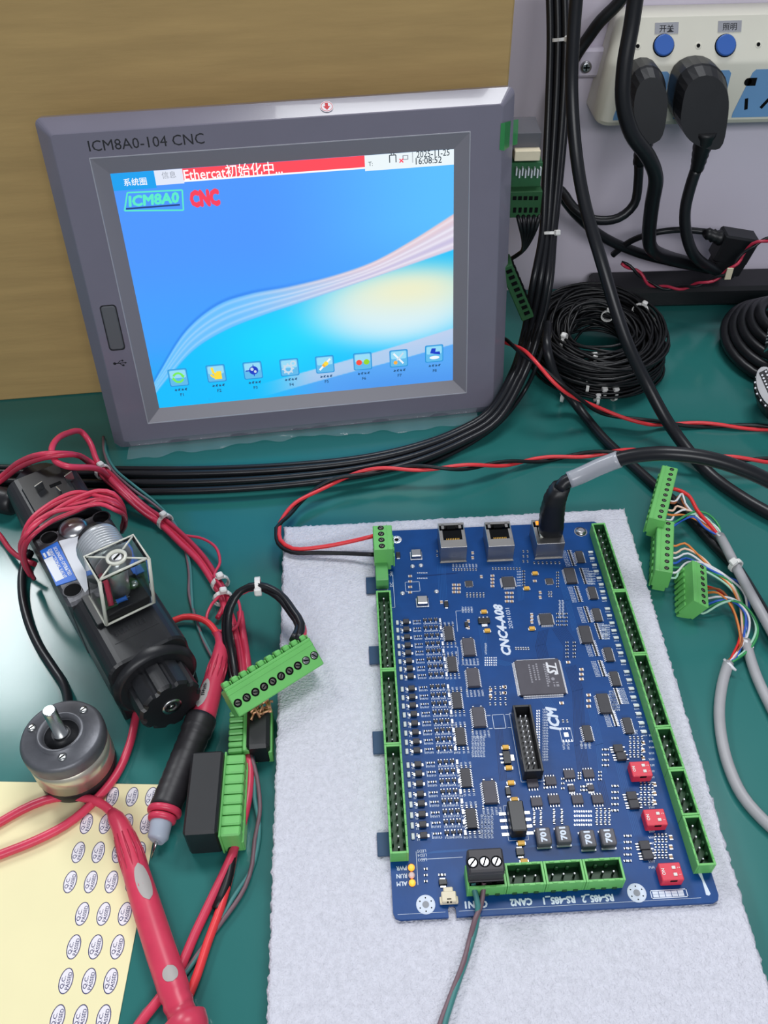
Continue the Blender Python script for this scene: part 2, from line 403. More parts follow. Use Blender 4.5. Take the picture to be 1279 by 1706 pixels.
def grid_mesh(name, U, V, d, C, parent, mname):
    vs = [MF(u, v, d)-ORG[parent.name] for u, v in zip(U.ravel(), V.ravel())]; ny, nx = U.shape
    i = np.arange(ny*nx).reshape(ny, nx); fs = np.stack([i[:-1, :-1], i[:-1, 1:], i[1:, 1:], i[1:, :-1]], -1).reshape(-1, 4)
    me = bpy.data.meshes.new(name); me.from_pydata((np.array(vs)*S).tolist(), [], fs.tolist())
    at = me.color_attributes.new('Col', 'FLOAT_COLOR', 'POINT'); c = np.clip(C.reshape(-1, 3)/255, 0, 1)
    c = np.where(c <= .04045, c/12.92, ((c+.055)/1.055)**2.4); at.data.foreach_set('color', np.concatenate([c, np.ones((len(c), 1))], 1).ravel())
    m = bpy.data.materials.new(mname); m.use_nodes = True; nt = m.node_tree; bs = nt.nodes['Principled BSDF']
    a = nt.nodes.new('ShaderNodeVertexColor'); a.layer_name = 'Col'; bs.inputs['Base Color'].default_value = (.01, .01, .012, 1); bs.inputs['Roughness'].default_value = .3
    nt.links.new(a.outputs[0], bs.inputs['Emission Color']); bs.inputs['Emission Strength'].default_value = SCRK
    me.materials.append(m); o = bpy.data.objects.new(name, me); COL.objects.link(o); o.parent = parent; ORG[o.name] = ORG[parent.name]; return o
SCRK = 1.0
SCR = grid_mesh('screen', U, V, DEP, C, MON, 'screen_glow')
_EM = {}
def em(rgb):
    if rgb not in _EM: _EM[rgb] = mat('screen_ink_%d_%d_%d' % rgb, rgb, .4, emit=SCRK); _EM[rgb].node_tree.nodes['Principled BSDF'].inputs['Base Color'].default_value = (.01, .01, .01, 1)
    return _EM[rgb]
SF = Fr(MF(0, 0, DEP), MF.x, MF.y, MF.z)
def sp(x, y): return MF.px(x, y, DEP)
def flat(m, pts, h, mi): m.add([SF(x, y, h) for x, y in pts], [tuple(range(len(pts)))], mi)
def rect(m, l, bt, r, tp, h, mi): flat(m, [(l, bt), (r, bt), (r, tp), (l, tp)], h, mi)
def disc(m, x, y, r, h, mi, ry=None, n=16, a0=0, a1=360): flat(m, [(x+r*math.cos(rad(a0+(a1-a0)*i/n)), y+(ry or r)*math.sin(rad(a0+(a1-a0)*i/n))) for i in range(n + (a1-a0 < 360))], h, mi)
def arc(m, x, y, r, wd, a0, a1, h, mi, n=12):
    vs = []; 
    for i in range(n+1):
        a = rad(a0+(a1-a0)*i/n); vs += [SF(x+(r-wd/2)*math.cos(a), y+(r-wd/2)*math.sin(a), h), SF(x+(r+wd/2)*math.cos(a), y+(r+wd/2)*math.sin(a), h)]
    m.add(vs, [(2*i, 2*i+1, 2*i+3, 2*i+2) for i in range(n)], mi)
def stroke(m, x0, y0, x1_, y1_, wd, h, mi):
    d = unit((x1_-x0, y1_-y0))*wd/2; flat(m, [(x0+d[1], y0-d[0]), (x1_+d[1], y1_-d[0]), (x1_-d[1], y1_+d[0]), (x0-d[1], y0+d[0])], h, mi)
# top bar
cols = [(0, 160, 240), (226, 232, 248), (255, 70, 86), (236, 246, 250), (255, 255, 255), (150, 156, 168), (24, 44, 60), (90, 236, 200), (20, 60, 130), (250, 60, 90), (206, 246, 220)]
b = MB(); xb1, xb2, xb3 = sp(256, 285)[0], sp(303, 280)[0], sp(607, 262)[0]; yb = sp(400, 297)[1]
yt = ST-.05
rect(b, SL, sp(195, 318)[1], xb1, yt, .06, 0); rect(b, xb1, sp(258, 309)[1], xb2, yt, .06, 1); rect(b, xb2, yb+1.2, xb3, yt, .06, 2); rect(b, xb3, yb-1.2, SR, yt, .06, 3)
rect(b, xb2, yb+.2, xb3, yb+1.2, .06, 4)
def fit(s_, sz, ln): g_ = glyphs(s_, sz)[0]; return ln/(max(p_[0] for p_ in g_)-min(p_[0] for p_ in g_))
yc = (yb+1+yt)/2
b.text('系统圈', 4.8, SF, 0, (SL+xb1)/2+.8, sp(222, 303)[1], .12, 4, .04); b.text('信息', 4.4, SF, 0, (xb1+xb2)/2, yc+.5, .12, 5)
x, y = sp(388, 282); b.text('Ethercat初始化中...', 8.6, SF, 0, x, yc, .12, 4, .1, 0, fit('Ethercat初始化中...', 8.6, 60))
x, y = sp(729, 254); b.text('2025-11-25', 5.6, SF, 0, x-3.0, y-.3, .12, 6, .05, 0, fit('2025-11-25', 5.6, 21)); x, y = sp(714, 266); b.text('16:08:52', 5.6, SF, 0, x, y-.4, .12, 6, .05, 0, fit('16:08:52', 5.6, 16.5))
x, y = sp(617, 273); b.text('T:', 3.6, SF, 0, x, y, .12, 6)
x, y = sp(654, 264); stroke(b, x-2, y-2.4, x-2, y+2, .6, .12, 6); stroke(b, x+2, y-2.4, x+2, y+2, .6, .12, 6); stroke(b, x-2, y+2, x+2, y+2, .6, .12, 6); stroke(b, x-.8, y+3.6, x+.8, y+3.6, .6, .12, 6); stroke(b, x-.8, y+2, x-.8, y+3.6, .5, .12, 6); stroke(b, x+.8, y+2, x+.8, y+3.6, .5, .12, 6)
x, y = sp(673, 263); rect(b, x-1, y-1.2, x+2.6, y+1.6, .1, 5); rect(b, x-.4, y-.7, x+2, y+1.1, .12, 3); stroke(b, x-3, y-2.6, x-.6, y-.4, .7, .14, 9); stroke(b, x-3, y-.4, x-.6, y-2.6, .7, .14, 9)
x, y = sp(687, 262); stroke(b, x, y-3.2, x, y+3.2, .4, .12, 5)
b.build('status_bar', [em(c) for c in cols], SCR)
# logo
b = MB(); q = [sp(207.5, 351), sp(305.5, 350), sp(303.5, 316.5), sp(212, 321)]
for i in range(4): stroke(b, *q[i], *q[(i+1) % 4], .9, .1, 7)
x, y = sp(257, 334); b.text('ICM8A0', 8.6, SF, rad(.5), x-.3, y+.7, .12, 7, .5, .15, fit('ICM8A0', 8.6, 30)); x, y = sp(255, 345); stroke(b, x-16.5, y+.2, x+16.5, y+.2, 1.0, .1, 8)
x, y = sp(341, 330); b.text('CNC', 12.4, SF, 0, x, y, .12, 9, 1.3, 0, fit('CNC', 12.4, 17.5)*.98)
b.build('screen_logo', [em(c) for c in cols], SCR)
# icons
ic = [(96, 186, 236), (150, 220, 248), (40, 150, 220), (120, 236, 90), (255, 222, 60), (20, 60, 200), (200, 220, 236), (250, 176, 60), (250, 76, 60), (150, 214, 40), (240, 246, 252), (26, 60, 150), (80, 150, 210), (34, 84, 130)]
for n_, (px, py) in enumerate(((297, 629), (360, 622), (421, 617), (482, 612), (541, 607), (604, 602), (664, 597), (723, 589))):
    b = MB(); x, y = sp(px, py); h = 6.6
    flat(b, [(x+u*h/6.6, y+v*h/6.6) for u, v in rrect(-6.6, 6.6, -6.6, 6.6, 1.2, 3)], .06, 2); flat(b, [(x+u, y+v) for u, v in rrect(-5.9, 5.9, -5.9, 5.9, 1., 3)], .1, 0)
    flat(b, [(x+u, y+v+1.2) for u, v in rrect(-5.4, 5.4, -1.5, 4.2, 1., 3)], .14, 1)
    if n_ == 0: arc(b, x, y, 3.3, 1.5, 20, 160, .2, 3); arc(b, x, y, 3.3, 1.5, 200, 340, .2, 3); flat(b, [(x+4.6, y+1.6), (x+1.8, y+1.2), (x+3.6, y-.8)], .2, 3); flat(b, [(x-4.6, y-1.6), (x-1.8, y-1.2), (x-3.6, y+.8)], .2, 3)
    if n_ == 1: rect(b, x-1.6, y-4.4, x+3.6, y+.6, .2, 4); stroke(b, x-1.6, y-.4, x-2.6, y+4.6, 1.7, .22, 4); stroke(b, x-1.8, y-3, x-4, y-.6, 1.5, .22, 4); rect(b, x+.2, y+.4, x+3.6, y+1.6, .22, 4)
    if n_ == 2: disc(b, x+.6, y, 3.2, .2, 5); disc(b, x-.4, y+1, 1.2, .24, 6); disc(b, x+1.6, y-1, 1., .24, 6); stroke(b, x-5, y, x-2, y, .8, .24, 5); stroke(b, x+.6, y-4.4, x+.6, y+4.4, .6, .24, 5)
    if n_ == 3:
        arc(b, x-1, y-1, 2.6, 1.4, 0, 360, .2, 6, 16); arc(b, x+2.8, y+2.8, 1.6, 1., 0, 360, .2, 6, 12)
        for a in range(0, 360, 45): stroke(b, x-1+3*math.cos(rad(a)), y-1+3*math.sin(rad(a)), x-1+4.2*math.cos(rad(a)), y-1+4.2*math.sin(rad(a)), 1.1, .22, 6)
    if n_ == 4: stroke(b, x-4, y-4, x+4, y+4, 1.4, .2, 10); stroke(b, x-1.4, y-1.4, x+1.8, y+1.6, 2.6, .24, 7); disc(b, x+.8, y+.6, 1.6, .26, 4)
    if n_ == 5: disc(b, x-2.6, y-.6, 2.1, .2, 8); disc(b, x+2.7, y-.6, 2.1, .2, 9)
    if n_ == 6: stroke(b, x-3.6, y+4, x+3.2, y-4, 1.3, .2, 10); stroke(b, x+3.4, y+4, x-1.4, y-1.4, 1.2, .22, 6); disc(b, x-2.4, y-3, 1.4, .24, 7)
    if n_ == 7: flat(b, [(x-3, y+.4), (x+.6, y-.2), (x+1.2, y+4), (x-1.8, y+4.2)], .2, 5); flat(b, [(x-1, y), (x+4.4, y-1), (x+4, y+1.4), (x+.6, y+1.4)], .2, 5); disc(b, x+.2, y-3, 3.6, .2, 10, 1.3)
    for k_ in range(4): stroke(b, x-4+k_*2.3, y-9.8, x-2.4+k_*2.3, y-9.0+.6*(k_ % 2), .75, .08, 13); stroke(b, x-3.6+k_*2.3, y-8.4, x-2.8+k_*2.3, y-10.2, .5, .08, 13)
    b.text('F%d' % (n_+1), 3.2, SF, 0, x+.3, y-13.2, .08, 13, .08)
    b.build('screen_icon', [em(c) for c in ic], SCR)
# lettering, cover, sticker, film
b = MB(); q0, q1 = MF.px(147, 243), MF.px(340, 231); b.text('ICM8A0-104 CNC', 8.5, MF, 0, (q0[0]+q1[0])/2, (q0[1]+q1[1])/2, .06, 0, .02, 0, 1.0)
lw = b.v; xs_ = max(np.array(lw)@MF.x)-min(np.array(lw)@MF.x); b = MB(); b.text('ICM8A0-104 CNC', 8.5, MF, 0, (q0[0]+q1[0])/2, (q0[1]+q1[1])/2, .06, 0, .02, 0, (q1[0]-q0[0])/xs_)
b.build('printed_name', 'ink', MON)
c4 = [MF.px(*p) for p in ((165, 508), (193, 504), (212, 583), (180, 588))]; cx = sum(p[0] for p in c4)/4; cy = sum(p[1] for p in c4)/4
b = MB(); b.prism(rrect(cx-5.3, cx+5.3, cy-15.8, cy+15.8, 2.2), -.4, .25, MF); b.build('cover_gap', 'ink', MON)
b = MB(); b.prism(rrect(cx-4.6, cx+4.6, cy-15.0, cy+15.1, 2.0), -.4, .9, MF, .6); b.build('usb_cover', 'usb_grey', MON)
x, y = MF.px(200, 605); b = MB(); UF = Fr(MF(x, y, 0), MF.x, MF.y, MF.z); SF_ = SF; SF = UF
stroke(b, -4, 0, 3.4, 0, .5, .08, 0); disc(b, -3.6, 0, 1.0, .08, 0); flat(b, [(3.2, -.8), (4.6, 0), (3.2, .8)], .08, 0); stroke(b, -1.6, 0, .4, 1.7, .45, .08, 0); stroke(b, .4, 1.7, 1.6, 1.7, .45, .08, 0); disc(b, 1.9, 1.7, .7, .08, 0)
stroke(b, -.4, 0, 1.2, -1.7, .45, .08, 0); rect(b, 1.2, -2.3, 2.6, -1.1, .08, 0); b.build('usb_symbol', 'ink', MON); SF = SF_
tn = unit((MF(0, 104, -.5)-MF(0, OT, -10))); TF = Fr(MF(28.1, (104+OT)/2, -5.2), MF.x, -tn, np.cross(MF.x, -tn)); TF = Fr(TF.o, MF.x, -tn, unit(np.cross(MF.x, -tn)))
if TF.z @ (CAM-TF.o) < 0: TF.z = -TF.z
TF.o = TF.o+TF.z*.15
b = MB(); b.cyl(4.0, 0, .35, TF, 24); SF_ = SF; SF = TF
flat(b, [(-.9, 2.6), (.9, 2.6), (.9, .2), (2.2, .2), (0, -2.6), (-2.2, .2), (-.9, .2)], .42, 1); arc(b, 0, 0, 3.4, .35, 0, 360, .4, 1, 24); SF = SF_
b.build('round_sticker', ['sticker', 'arrow_red'], MON)
b = MB(); vs = []; n = 90                     # clear film hanging below the frame and spreading over the mat, rippled
for i in range(n+1):
    u = -131+i*254/n; r = math.sin(i*.37)+.8*math.sin(i*.83+1); e0 = MF(u, -101, .4); e1 = MF(u, -107.5, -4+r*.2); e2 = MF(u, -112, -3.0+.3*r); k = 5+2.5*math.sin(i*.09+1)+r
    vs += [e0, e1, e2*[1, 1, 0]+[0, -2-.3*r, 2.6+.7*r], e2*[1, 1, 0]+[0, -5-.5*r, 3.0+1.0*r], e2*[1, 1, 0]+[0, -6-k, 1.2+.5*math.sin(i*.6)]]
b.add(vs, [(5*i+k, 5*i+5+k, 5*i+6+k, 5*i+1+k) for i in range(n) for k in range(4)], 0, True); b.build('protective_film', 'film', MON)
# boards and plug-in terminals sticking out of the back, seen beside the right edge
def hang(px, py, y): return PY(px, py, y)
def pbox(name, m, l, r, tp, bt, y0, y1, parent, bv=.4):   # upright box given by what it spans at its near face y0
    a = PY(l, tp, y0); c = PY(r, bt, y0); q = MB(); q.box(((a[0]+c[0])/2, (y0+y1)/2, (a[2]+c[2])/2), (abs(c[0]-a[0]), abs(y1-y0), abs(a[2]-c[2])), b=bv); return q.build(name, m, parent)
pbox('rear_socket', 'beige', 858, 899, 252, 268, 556, 580, MON); pbox('rear_cover', 'bezel_dark', 850, 899, 222, 250, 562, 590, MON)
pbox('rear_board', 'board_green', 845, 899, 272, 318, 560, 582, MON)
b = MB()
for i in range(9): q = PY(860+i*5, 285+4*(i % 2), 558); b.box(q, (.9, 3, 5))
b.build('rear_pin', 'lead', MON)
rt = pbox('rear_terminal', 'term_dark', 850, 899, 320, 362, 552, 580, MON)
b = MB()
for i in range(5): q = PY(857+i*9, 330, 551.8); b.box(q, (2.4, .8, 2.4)); q = PY(857+i*9, 350, 551.8); b.box(q, (2.0, .8, 3.4))
b.build('terminal_hole', 'dark', rt)
for i in range(5): wire('rear_lead', [(862+i*9, 358, 0, 553), (866+i*7, 375, 0, 550), (872+i*2, 405, 0, 560), (868, 420, 0, 570), (850, 432, 0, 575)], 1.5, 'dark_cable', MON)
a = PY(848, 440, 545); b = MB(); TFt = Fr(PY(859, 480, 544), unit((.42, .0, -.9)), (0, 1, 0)); b.box((0, 0, 0), (46, 16, 9), TFt, .6)
lt = b.build('rear_terminal', 'term_dark', MON)
b = MB()
for i in range(8): b.box((-19+i*5.2, -8, 1), (2.6, 1, 4), TFt); b.box((-19+i*5.2, 0, 4.9), (2.6, 8, 1), TFt)
b.build('terminal_hole', 'dark', lt)
b = MB(); b.add([MF(134, 93, .6), MF(136.6, 93.4, .6), MF(143.4, 92.5, -9), MF(149, 92, -14), MF(149, 77, -14.4), MF(143.2, 77.6, -9), MF(136.6, 77, .6), MF(133.6, 77.6, .6)], [(0, 1, 6, 7), (1, 2, 5, 6), (2, 3, 4, 5)])
dm('green_tape', (44, 150, 76), .3, alpha=.75); b.build('green_tape', 'green_tape', MON)
# ------------------------------------------------------------------ power strip on the wall
YF = 652.; ps = empty('power_strip', (270, 690, 190)); tag(ps, 'white power strip with blue sockets and blue buttons fixed to the wall', 'power strip')
zb_ = PY(1100, 209, YF)[2]; zc_ = PY(1120, 106, YF)[2]; zt_ = PY(1150, 22, 668)[2]
xa = PY(997, 170, YF)[0]; X1 = 460.
prof = [(YF+2, zb_), (YF, zb_+3), (YF, zc_-2), (YF+1.5, zc_+2), (668, zt_-2), (672, zt_), (689.5, zt_), (689.5, zb_)]
def rowx(k):                                   # the left end leans back and is rounded
    rows = []
    for y, z in prof:
        s_ = (z-zb_)/(zt_-zb_)
        base = xa+9*s_*s_; a = rad(90*k/6); yc_ = 689.5
        if k <= 6: zc = (zb_+zt_)/2; rows.append((base+11*(1-math.cos(a)), yc_+(y-yc_)*(.45+.55*math.sin(rad(30+60*k/6)))*(.9 if k == 0 else 1) if y < 689 else y, zc+(z-zc)*(.86+.14*math.sin(a))))
        else: rows.append((X1, y, z))
    return rows
b = MB(); NR = 8; vs = [p for k in range(NR) for p in rowx(k)]; n = len(prof); fs = [(k*n+i, k*n+(i+1) % n, k*n+n+(i+1) % n, k*n+n+i) for k in range(NR-1) for i in range(n)]
b.add(vs, fs, 0, True); k0 = len(vs); b.add([vs[i] for i in range(n)]+[vs[(NR-1)*n+i] for i in range(n)], [tuple(range(n)), tuple(n+i for i in reversed(range(n)))]); o = b.build('strip_body', 'strip', ps)
md = o.modifiers.new('edge', 'EDGE_SPLIT'); md.split_angle = rad(28)
UPF = Fr((0, YF+1.5, zc_+2), (1, 0, 0), unit((0, 668-YF-1.5, zt_-2-zc_-2)))
if UPF.z[1] > 0: UPF.z = -UPF.z
LOF = Fr((0, YF, 0), (1, 0, 0), (0, 0, 1), (0, -1, 0))
for px, py in ((1105, 76), (1208, 76), (1312, 74)):
    x, y = UPF.px(px, py); b = MB(); b.cyl(7.6, -.5, .3, UPF.at(x, y), 24); b.build('button_rim', 'dark', ps); b = MB(); b.cyl(7.0, -.5, 2.2, UPF.at(x, y), 24, 0, .7); b.build('switch_button', 'button_blue', ps)
for (px, py), tx in (((1110, 47), '开关'), ((1215, 44), '照明')):
    x, y = UPF.px(px, py); q = UPF.at(x, y); b = MB(); b.box((0, 0, .15), (16.5, 7.2, .5), q); b.text(tx, 5.2, q, 0, 0, -.3, .45, 1, .06); b.build('name_label', ['foil', 'ink'], ps)
for px, py in ((1062, 77), (1163, 76), (1263, 74)):
    x, y = UPF.px(px, py); q = UPF.at(x, y); b = MB(); b.lathe([(2.6, -.2), (2.2, .25), (1.5, .1)], 16, q); b.lathe([(1.4, -.1), (1.3, .4)], 12, q, 1); b.build('indicator_hole', ['strip', 'dark'], ps)
for x0_, px0, px1 in ((0, 1022, 1116), (1, 1122, 1218), (2, 1219, 1322)):
    l0, zt0 = LOF.px(px0, 192); r0, zt1 = LOF.px(px1, 120); zlo, zhi = LOF.px(1200, 196)[1], LOF.px(1200, 117)[1]
    b = MB(); b.prism([(l0, zlo), (r0-6.5, zlo), (r0, zlo+3), (r0, zhi-2), (r0-2, zhi), (l0+9, zhi), (l0+7, zhi-2), (l0, zlo+3)], -.4, .35, LOF); sp_ = b.build('socket_panel', 'socket_blue', ps)
    b = MB(); cxs = (l0+r0)/2+2; zz = (zlo+zhi)/2
    for dx, dz, rt_, ww, hh in ((-12, 8.2, 0, 6, 5.4), (3, 8.2, 0, 2.4, 8), (-12, -7, 12, 2.4, 8), (1.5, -7, -35, 2.4, 7.5), (12, -7, 35, 2.4, 7.5)):
        b.box((0, 0, .4), (ww, hh, .3), LOF.at(cxs+dx, zz+dz, 0, rad(rt_)), .1)
    b.lathe([(2.6, .25), (2.6, .55)], 12, LOF.at(cxs-15, zz+8.2)); b.build('socket_slot', 'dark', sp_)
b = MB(); q = PY(975, 110, 684); b.box((q[0]+7, 686, q[2]+2), (26, 7, 20), b=2); b.build('mounting_ear', 'wall', ps)
b = MB(); SFr = Fr((q[0], 682, q[2]), (1, 0, 0), (0, 0, 1), (0, -1, 0)); b.lathe([(4.2, 0), (4.0, 1.4), (2.6, 2.2)], 20, SFr); b.box((0, 0, 2.25), (4.6, 1, .3), SFr, mi=1); b.box((0, 0, 2.25), (1, 4.6, .3), SFr, mi=1); b.build('screw', ['steel', 'dark'], ps)
# ------------------------------------------------------------------ mains plugs
def mains_plug(label, outline, boot, cable, r):
    e = empty('mains_plug', PY(*outline[0], 640)); tag(e, label, 'plug')
    FF = Fr((0, 624, 0), (1, 0, 0), (0, 0, 1), (0, -1, 0)); b = MB(); pc0 = [np.array([*FF.px(*p), 0]) for p in outline]
    pc0 = pc0[-3:]+pc0+pc0[:3]; sm0 = smooth(pc0, 4.); i0 = min(range(len(sm0)), key=lambda i: np.linalg.norm(sm0[i]-pc0[3])); i1 = max(i for i in range(len(sm0)) if np.linalg.norm(sm0[i]-pc0[-3]) < 1e-6) if any(np.linalg.norm(q_-pc0[-3]) < 1e-6 for q_ in sm0[i0+2:]) else len(sm0)-1
    poly = [(q_[0], q_[1]) for q_ in sm0[i0:i1]]
    b.prism(poly, -27.5, -9, FF, 1.5)
    cx = sum(p[0] for p in poly)/len(poly); cz = sum(p[1] for p in poly)/len(poly)
    zm = min(z for x, z in poly); hz = max(z for x, z in poly)-zm
    top_ = [(cx+(x-cx)*.97, z-1) for x, z in poly]; fr_ = [FF(x, z, -9) for x, z in top_]; n_ = len(poly)   # the face slopes out towards the cable end
    f2 = [FF(cx+(x-cx)*(.93-.10*(z-zm)/hz)+1.2, z-2.5-3*(z-zm)/hz, 6-9*(z-zm)/hz) for x, z in poly]
    b.add(fr_+f2, [(i, (i+1) % n_, n_+(i+1) % n_, n_+i) for i in range(n_)]+[tuple(n_+i for i in range(n_))]); b.build('plug_body', 'black_plastic', e)
    pts = [W3(p) for p in boot]; b = MB(); L = [0]+list(np.cumsum([np.linalg.norm(pts[i+1]-pts[i]) for i in range(len(pts)-1)])); rr = []; pp = []
    for i in range(13):
        t_ = i/12*L[-1]; k = min(len(pts)-2, max(j for j in range(len(L)) if L[j] <= t_+1e-9)); f_ = (t_-L[k])/(L[k+1]-L[k]); pp.append(pts[k]*(1-f_)+pts[k+1]*f_); rr.append((8.2-3.4*i/12)*(1 if i % 2 else .93))
    b.tube(pp, rr, 12); b.build('strain_relief', 'black_rubber', e)
    wire('power_cable', cable, r, 'black_cable', e, 10)
mains_plug('black mains plug in the left blue socket partly behind a thick hanging cable', [(1052, 190), (1052, 150), (1062, 128), (1082, 117), (1103, 122), (1115, 148), (1112, 180), (1096, 222), (1066, 228)],
           [(1080, 212, 0, 628), (1072, 240, 0, 630), (1064, 274, 0, 632)], [(1064, 270, 0, 632), (1063, 300, 0, 632), (1056, 340, 0, 630), (1030, 363, 0, 628), (990, 366, 0, 632), (955, 345, 0, 640), (935, 318, 0, 650), (905, 300, 0, 655)], 3.6)
mains_plug('large black mains plug hiding the second blue socket of the power strip', [(1128, 200), (1131, 155), (1140, 131), (1162, 116), (1190, 115), (1210, 128), (1219, 150), (1214, 190), (1196, 236), (1150, 228)],
           [(1176, 218, 0, 624), (1168, 250, 0, 625), (1160, 284, 0, 627)], [(1160, 280, 0, 627), (1150, 310, 0, 626), (1141, 350, 0, 624), (1143, 390, 0, 622), (1156, 425, 0, 622), (1185, 447, 0, 632), (1215, 458, 0, 652)], 4.4)
# ------------------------------------------------------------------ cables at the back
tag(wire('power_cable', [(1062, -30, 0, 606), (1052, 40, 0, 603), (1040, 110, 0, 598), (1038, 170, 0, 594), (1052, 222, 0, 592), (1080, 262, 0, 594), (1092, 295, 0, 598), (1086, 340, 0, 605), (1081, 385, 0, 612), (1084, 412, 0, 622), (1110, 428, 0, 640), (1180, 446, 0, 655)], 5.3, 'black_cable', n=12), 'thick black cable hanging in front of the left end of the power strip', 'cable')
tag(wire('power_cable', [(1052, -25, 0, 668), (1030, 5, 0, 670), (1000, 35, 0, 672), (980, 62, 0, 675), (955, 100, 0, 675), (930, 160, 0, 670), (920, 260, 0, 660)], 4.4, 'dark_cable', n=10), 'black cable slanting down behind the cable bundle above the strip screw', 'cable')
LONG = [(962, -30, 0, 596), (955, 60, 0, 592), (952, 150, 0, 586), (960, 260, 0, 570), (974, 340, 0, 552), (1000, 430, 0, 528), (1042, 565, 0, 500), (1080, 645, 38), (1120, 715, 16), (1180, 788, 5), (1240, 832, 5), (1300, 866, 5)]
tag(wire('power_cable', LONG, 4.3, 'black_cable', n=12), 'long black cable running diagonally over the wire coil to the right edge', 'cable')
tag(wire('power_cable', [(912, 540, 0, 546), (911, 580, 50), (926, 630, 30), (960, 675, 9), (1005, 730, 4), (1050, 772, 3.6), (1090, 808, 3.5), (1125, 838, 3.5), (1180, 897, 3.6), (1225, 945, 4), (1260, 1000, 4), (1300, 1070, 4)], 3.4, 'black_cable', n=10), 'black cable passing under the topmost green terminal plug', 'cable')
for k_, (lab, pts, r) in enumerate((('black cable drooping from the cable bundle to the back corner', [(925, 310, 0, 652), (955, 352, 0, 652), (1000, 392, 0, 654), (1060, 420, 0, 660), (1120, 436, 0, 666), (1200, 452, 0, 670)], 4.0),
        ('thin black cable lying along the wall under the DC plug', [(1020, 425, 0, 660), (1050, 402, 0, 655), (1090, 388, 0, 648), (1130, 383, 0, 645), (1176, 386, 0, 642)], 2.6))):
    if k_ == 0: tag(wire('power_cable', pts, r, 'black_cable', n=10), lab, 'cable')
    else: DCW = pts
e = empty('adapter_plug', PY(1215, 440, 645)); tag(e, 'black boxy adapter plug with ribbed strain relief lying by the wall', 'plug')
AF = Fr(PY(1222, 410, 640), unit((1, .08, -.22)), unit((.2, -.1, .95))); b = MB(); b.box((0, 0, 0), (30, 24, 16), AF, 1.5); b.box((2, -16, 0), (26, 14, 15), AF, 1.5); b.build('plug_body', 'black_plastic', e)
b = MB(); b.tube([AF(-14, 5, 0), AF(-18, 6, 0), AF(-19, 6, 0), AF(-22, 6, 0), AF(-23, 6.5, 0), AF(-27, 7, 0), AF(-30, 7, 0)], [6, 5.6, 4.2, 5.4, 4, 4.8, 3], 10); b.build('strain_relief', 'black_rubber', e)
wire('power_cable', DCW, 2.6, 'black_cable', e)
b = MB(); b.box((300, 668, 9), (230, 34, 18), b=3); tag(b.build('cable_duct', 'black_plastic'), 'flat black cable trough along the foot of the back wall', 'cable duct')
# red and black twisted pair at the back
def pair(name, path, r, off, pitch, mats, parent=None, step=3.):
    base = smooth(path, step); out = []
    for i, m_ in enumerate(mats):
        b = MB(); b.tube(twist(base, off, pitch, i*2*math.pi/len(mats)), r, 7); out.append(b.build(name, m_, parent))
    return out
e = empty('twisted_wire', PY(1120, 478, 650)); tag(e, 'thin red and black twisted wire in front of the wall duct', 'wire')
pair('strand', [(1035, 438, 0, 648), (1060, 452, 0, 645), (1085, 474, 0, 640), (1125, 480, 0, 634), (1165, 473, 0, 624), (1200, 460, 0, 620), (1222, 444, 0, 618), (1240, 420, 0, 622), (1262, 404, 0, 620), (1300, 395, 0, 620)], 1.25, 1.3, 26, ['red_dark', 'black_cable'], e)
b = MB(); q = PY(1214, 456, 616); b.box(q, (5, 1.2, 10), b=.2); b.build('paper_tag', 'beige', e)
# hanging bundle that turns along the bench to the left
CB = empty('cable_bundle', W3((850, 690, 0))); tag(CB, 'bundle of black cables hanging at the wall and running left before the display', 'cable bundle')
for k_ in range(6):
    o = (k_-2.5)*6.2; dy = (k_ % 2)*7; zz = 3.2+(k_ % 2)*4.5; g = (-7.5+k_*7.5)
    wire('cable', [(930+o, -30, 0, 640+dy), (932+o, 65, 0, 630+dy), (928+o*.95, 180, 0, 616+dy), (920+o*.8, 300, 0, 596+dy), (913+o*.62, 388, 0, 578+dy), (902+o*.9, 470, 0, 556+dy), (884+o*.8, 560, 36+g*.2), (862+o*.7, 625, 22+zz), (820+o*.5, 690+g*.4, 5+zz), (765+o*.3, 722+g*.5, zz), (690, 749+g*.7, zz), (600, 769+g*.75, zz), (480, 782+g*.85, zz), (330, 789+g*.95, zz), (150, 789+g, zz), (0, 787+g, zz), (-60, 786+g, zz)], 2.55, 'black_cable', CB, 8, 6)
for px, py, y, r in ((932, 65, 633, 8.6), (915, 388, 581, 8.2)):
    cable_tie(CB, PY(px, py, y), PY(px+(1 if py < 200 else 3), py-100, y+(8 if py < 200 else 18))-PY(px, py, y), r-1.4, 2.0, (0.5, -1, 0))
tag(wire('signal_wire', [(912, 545, 0, 552), (896, 603, 34), (873, 652, 12), (836, 700, 3), (790, 735, 2.4), (740, 762, 2.4), (690, 782, 2.4)], 1.6, 'black_cable'), 'thin black wire curving beside the lower right corner of the display', 'wire')
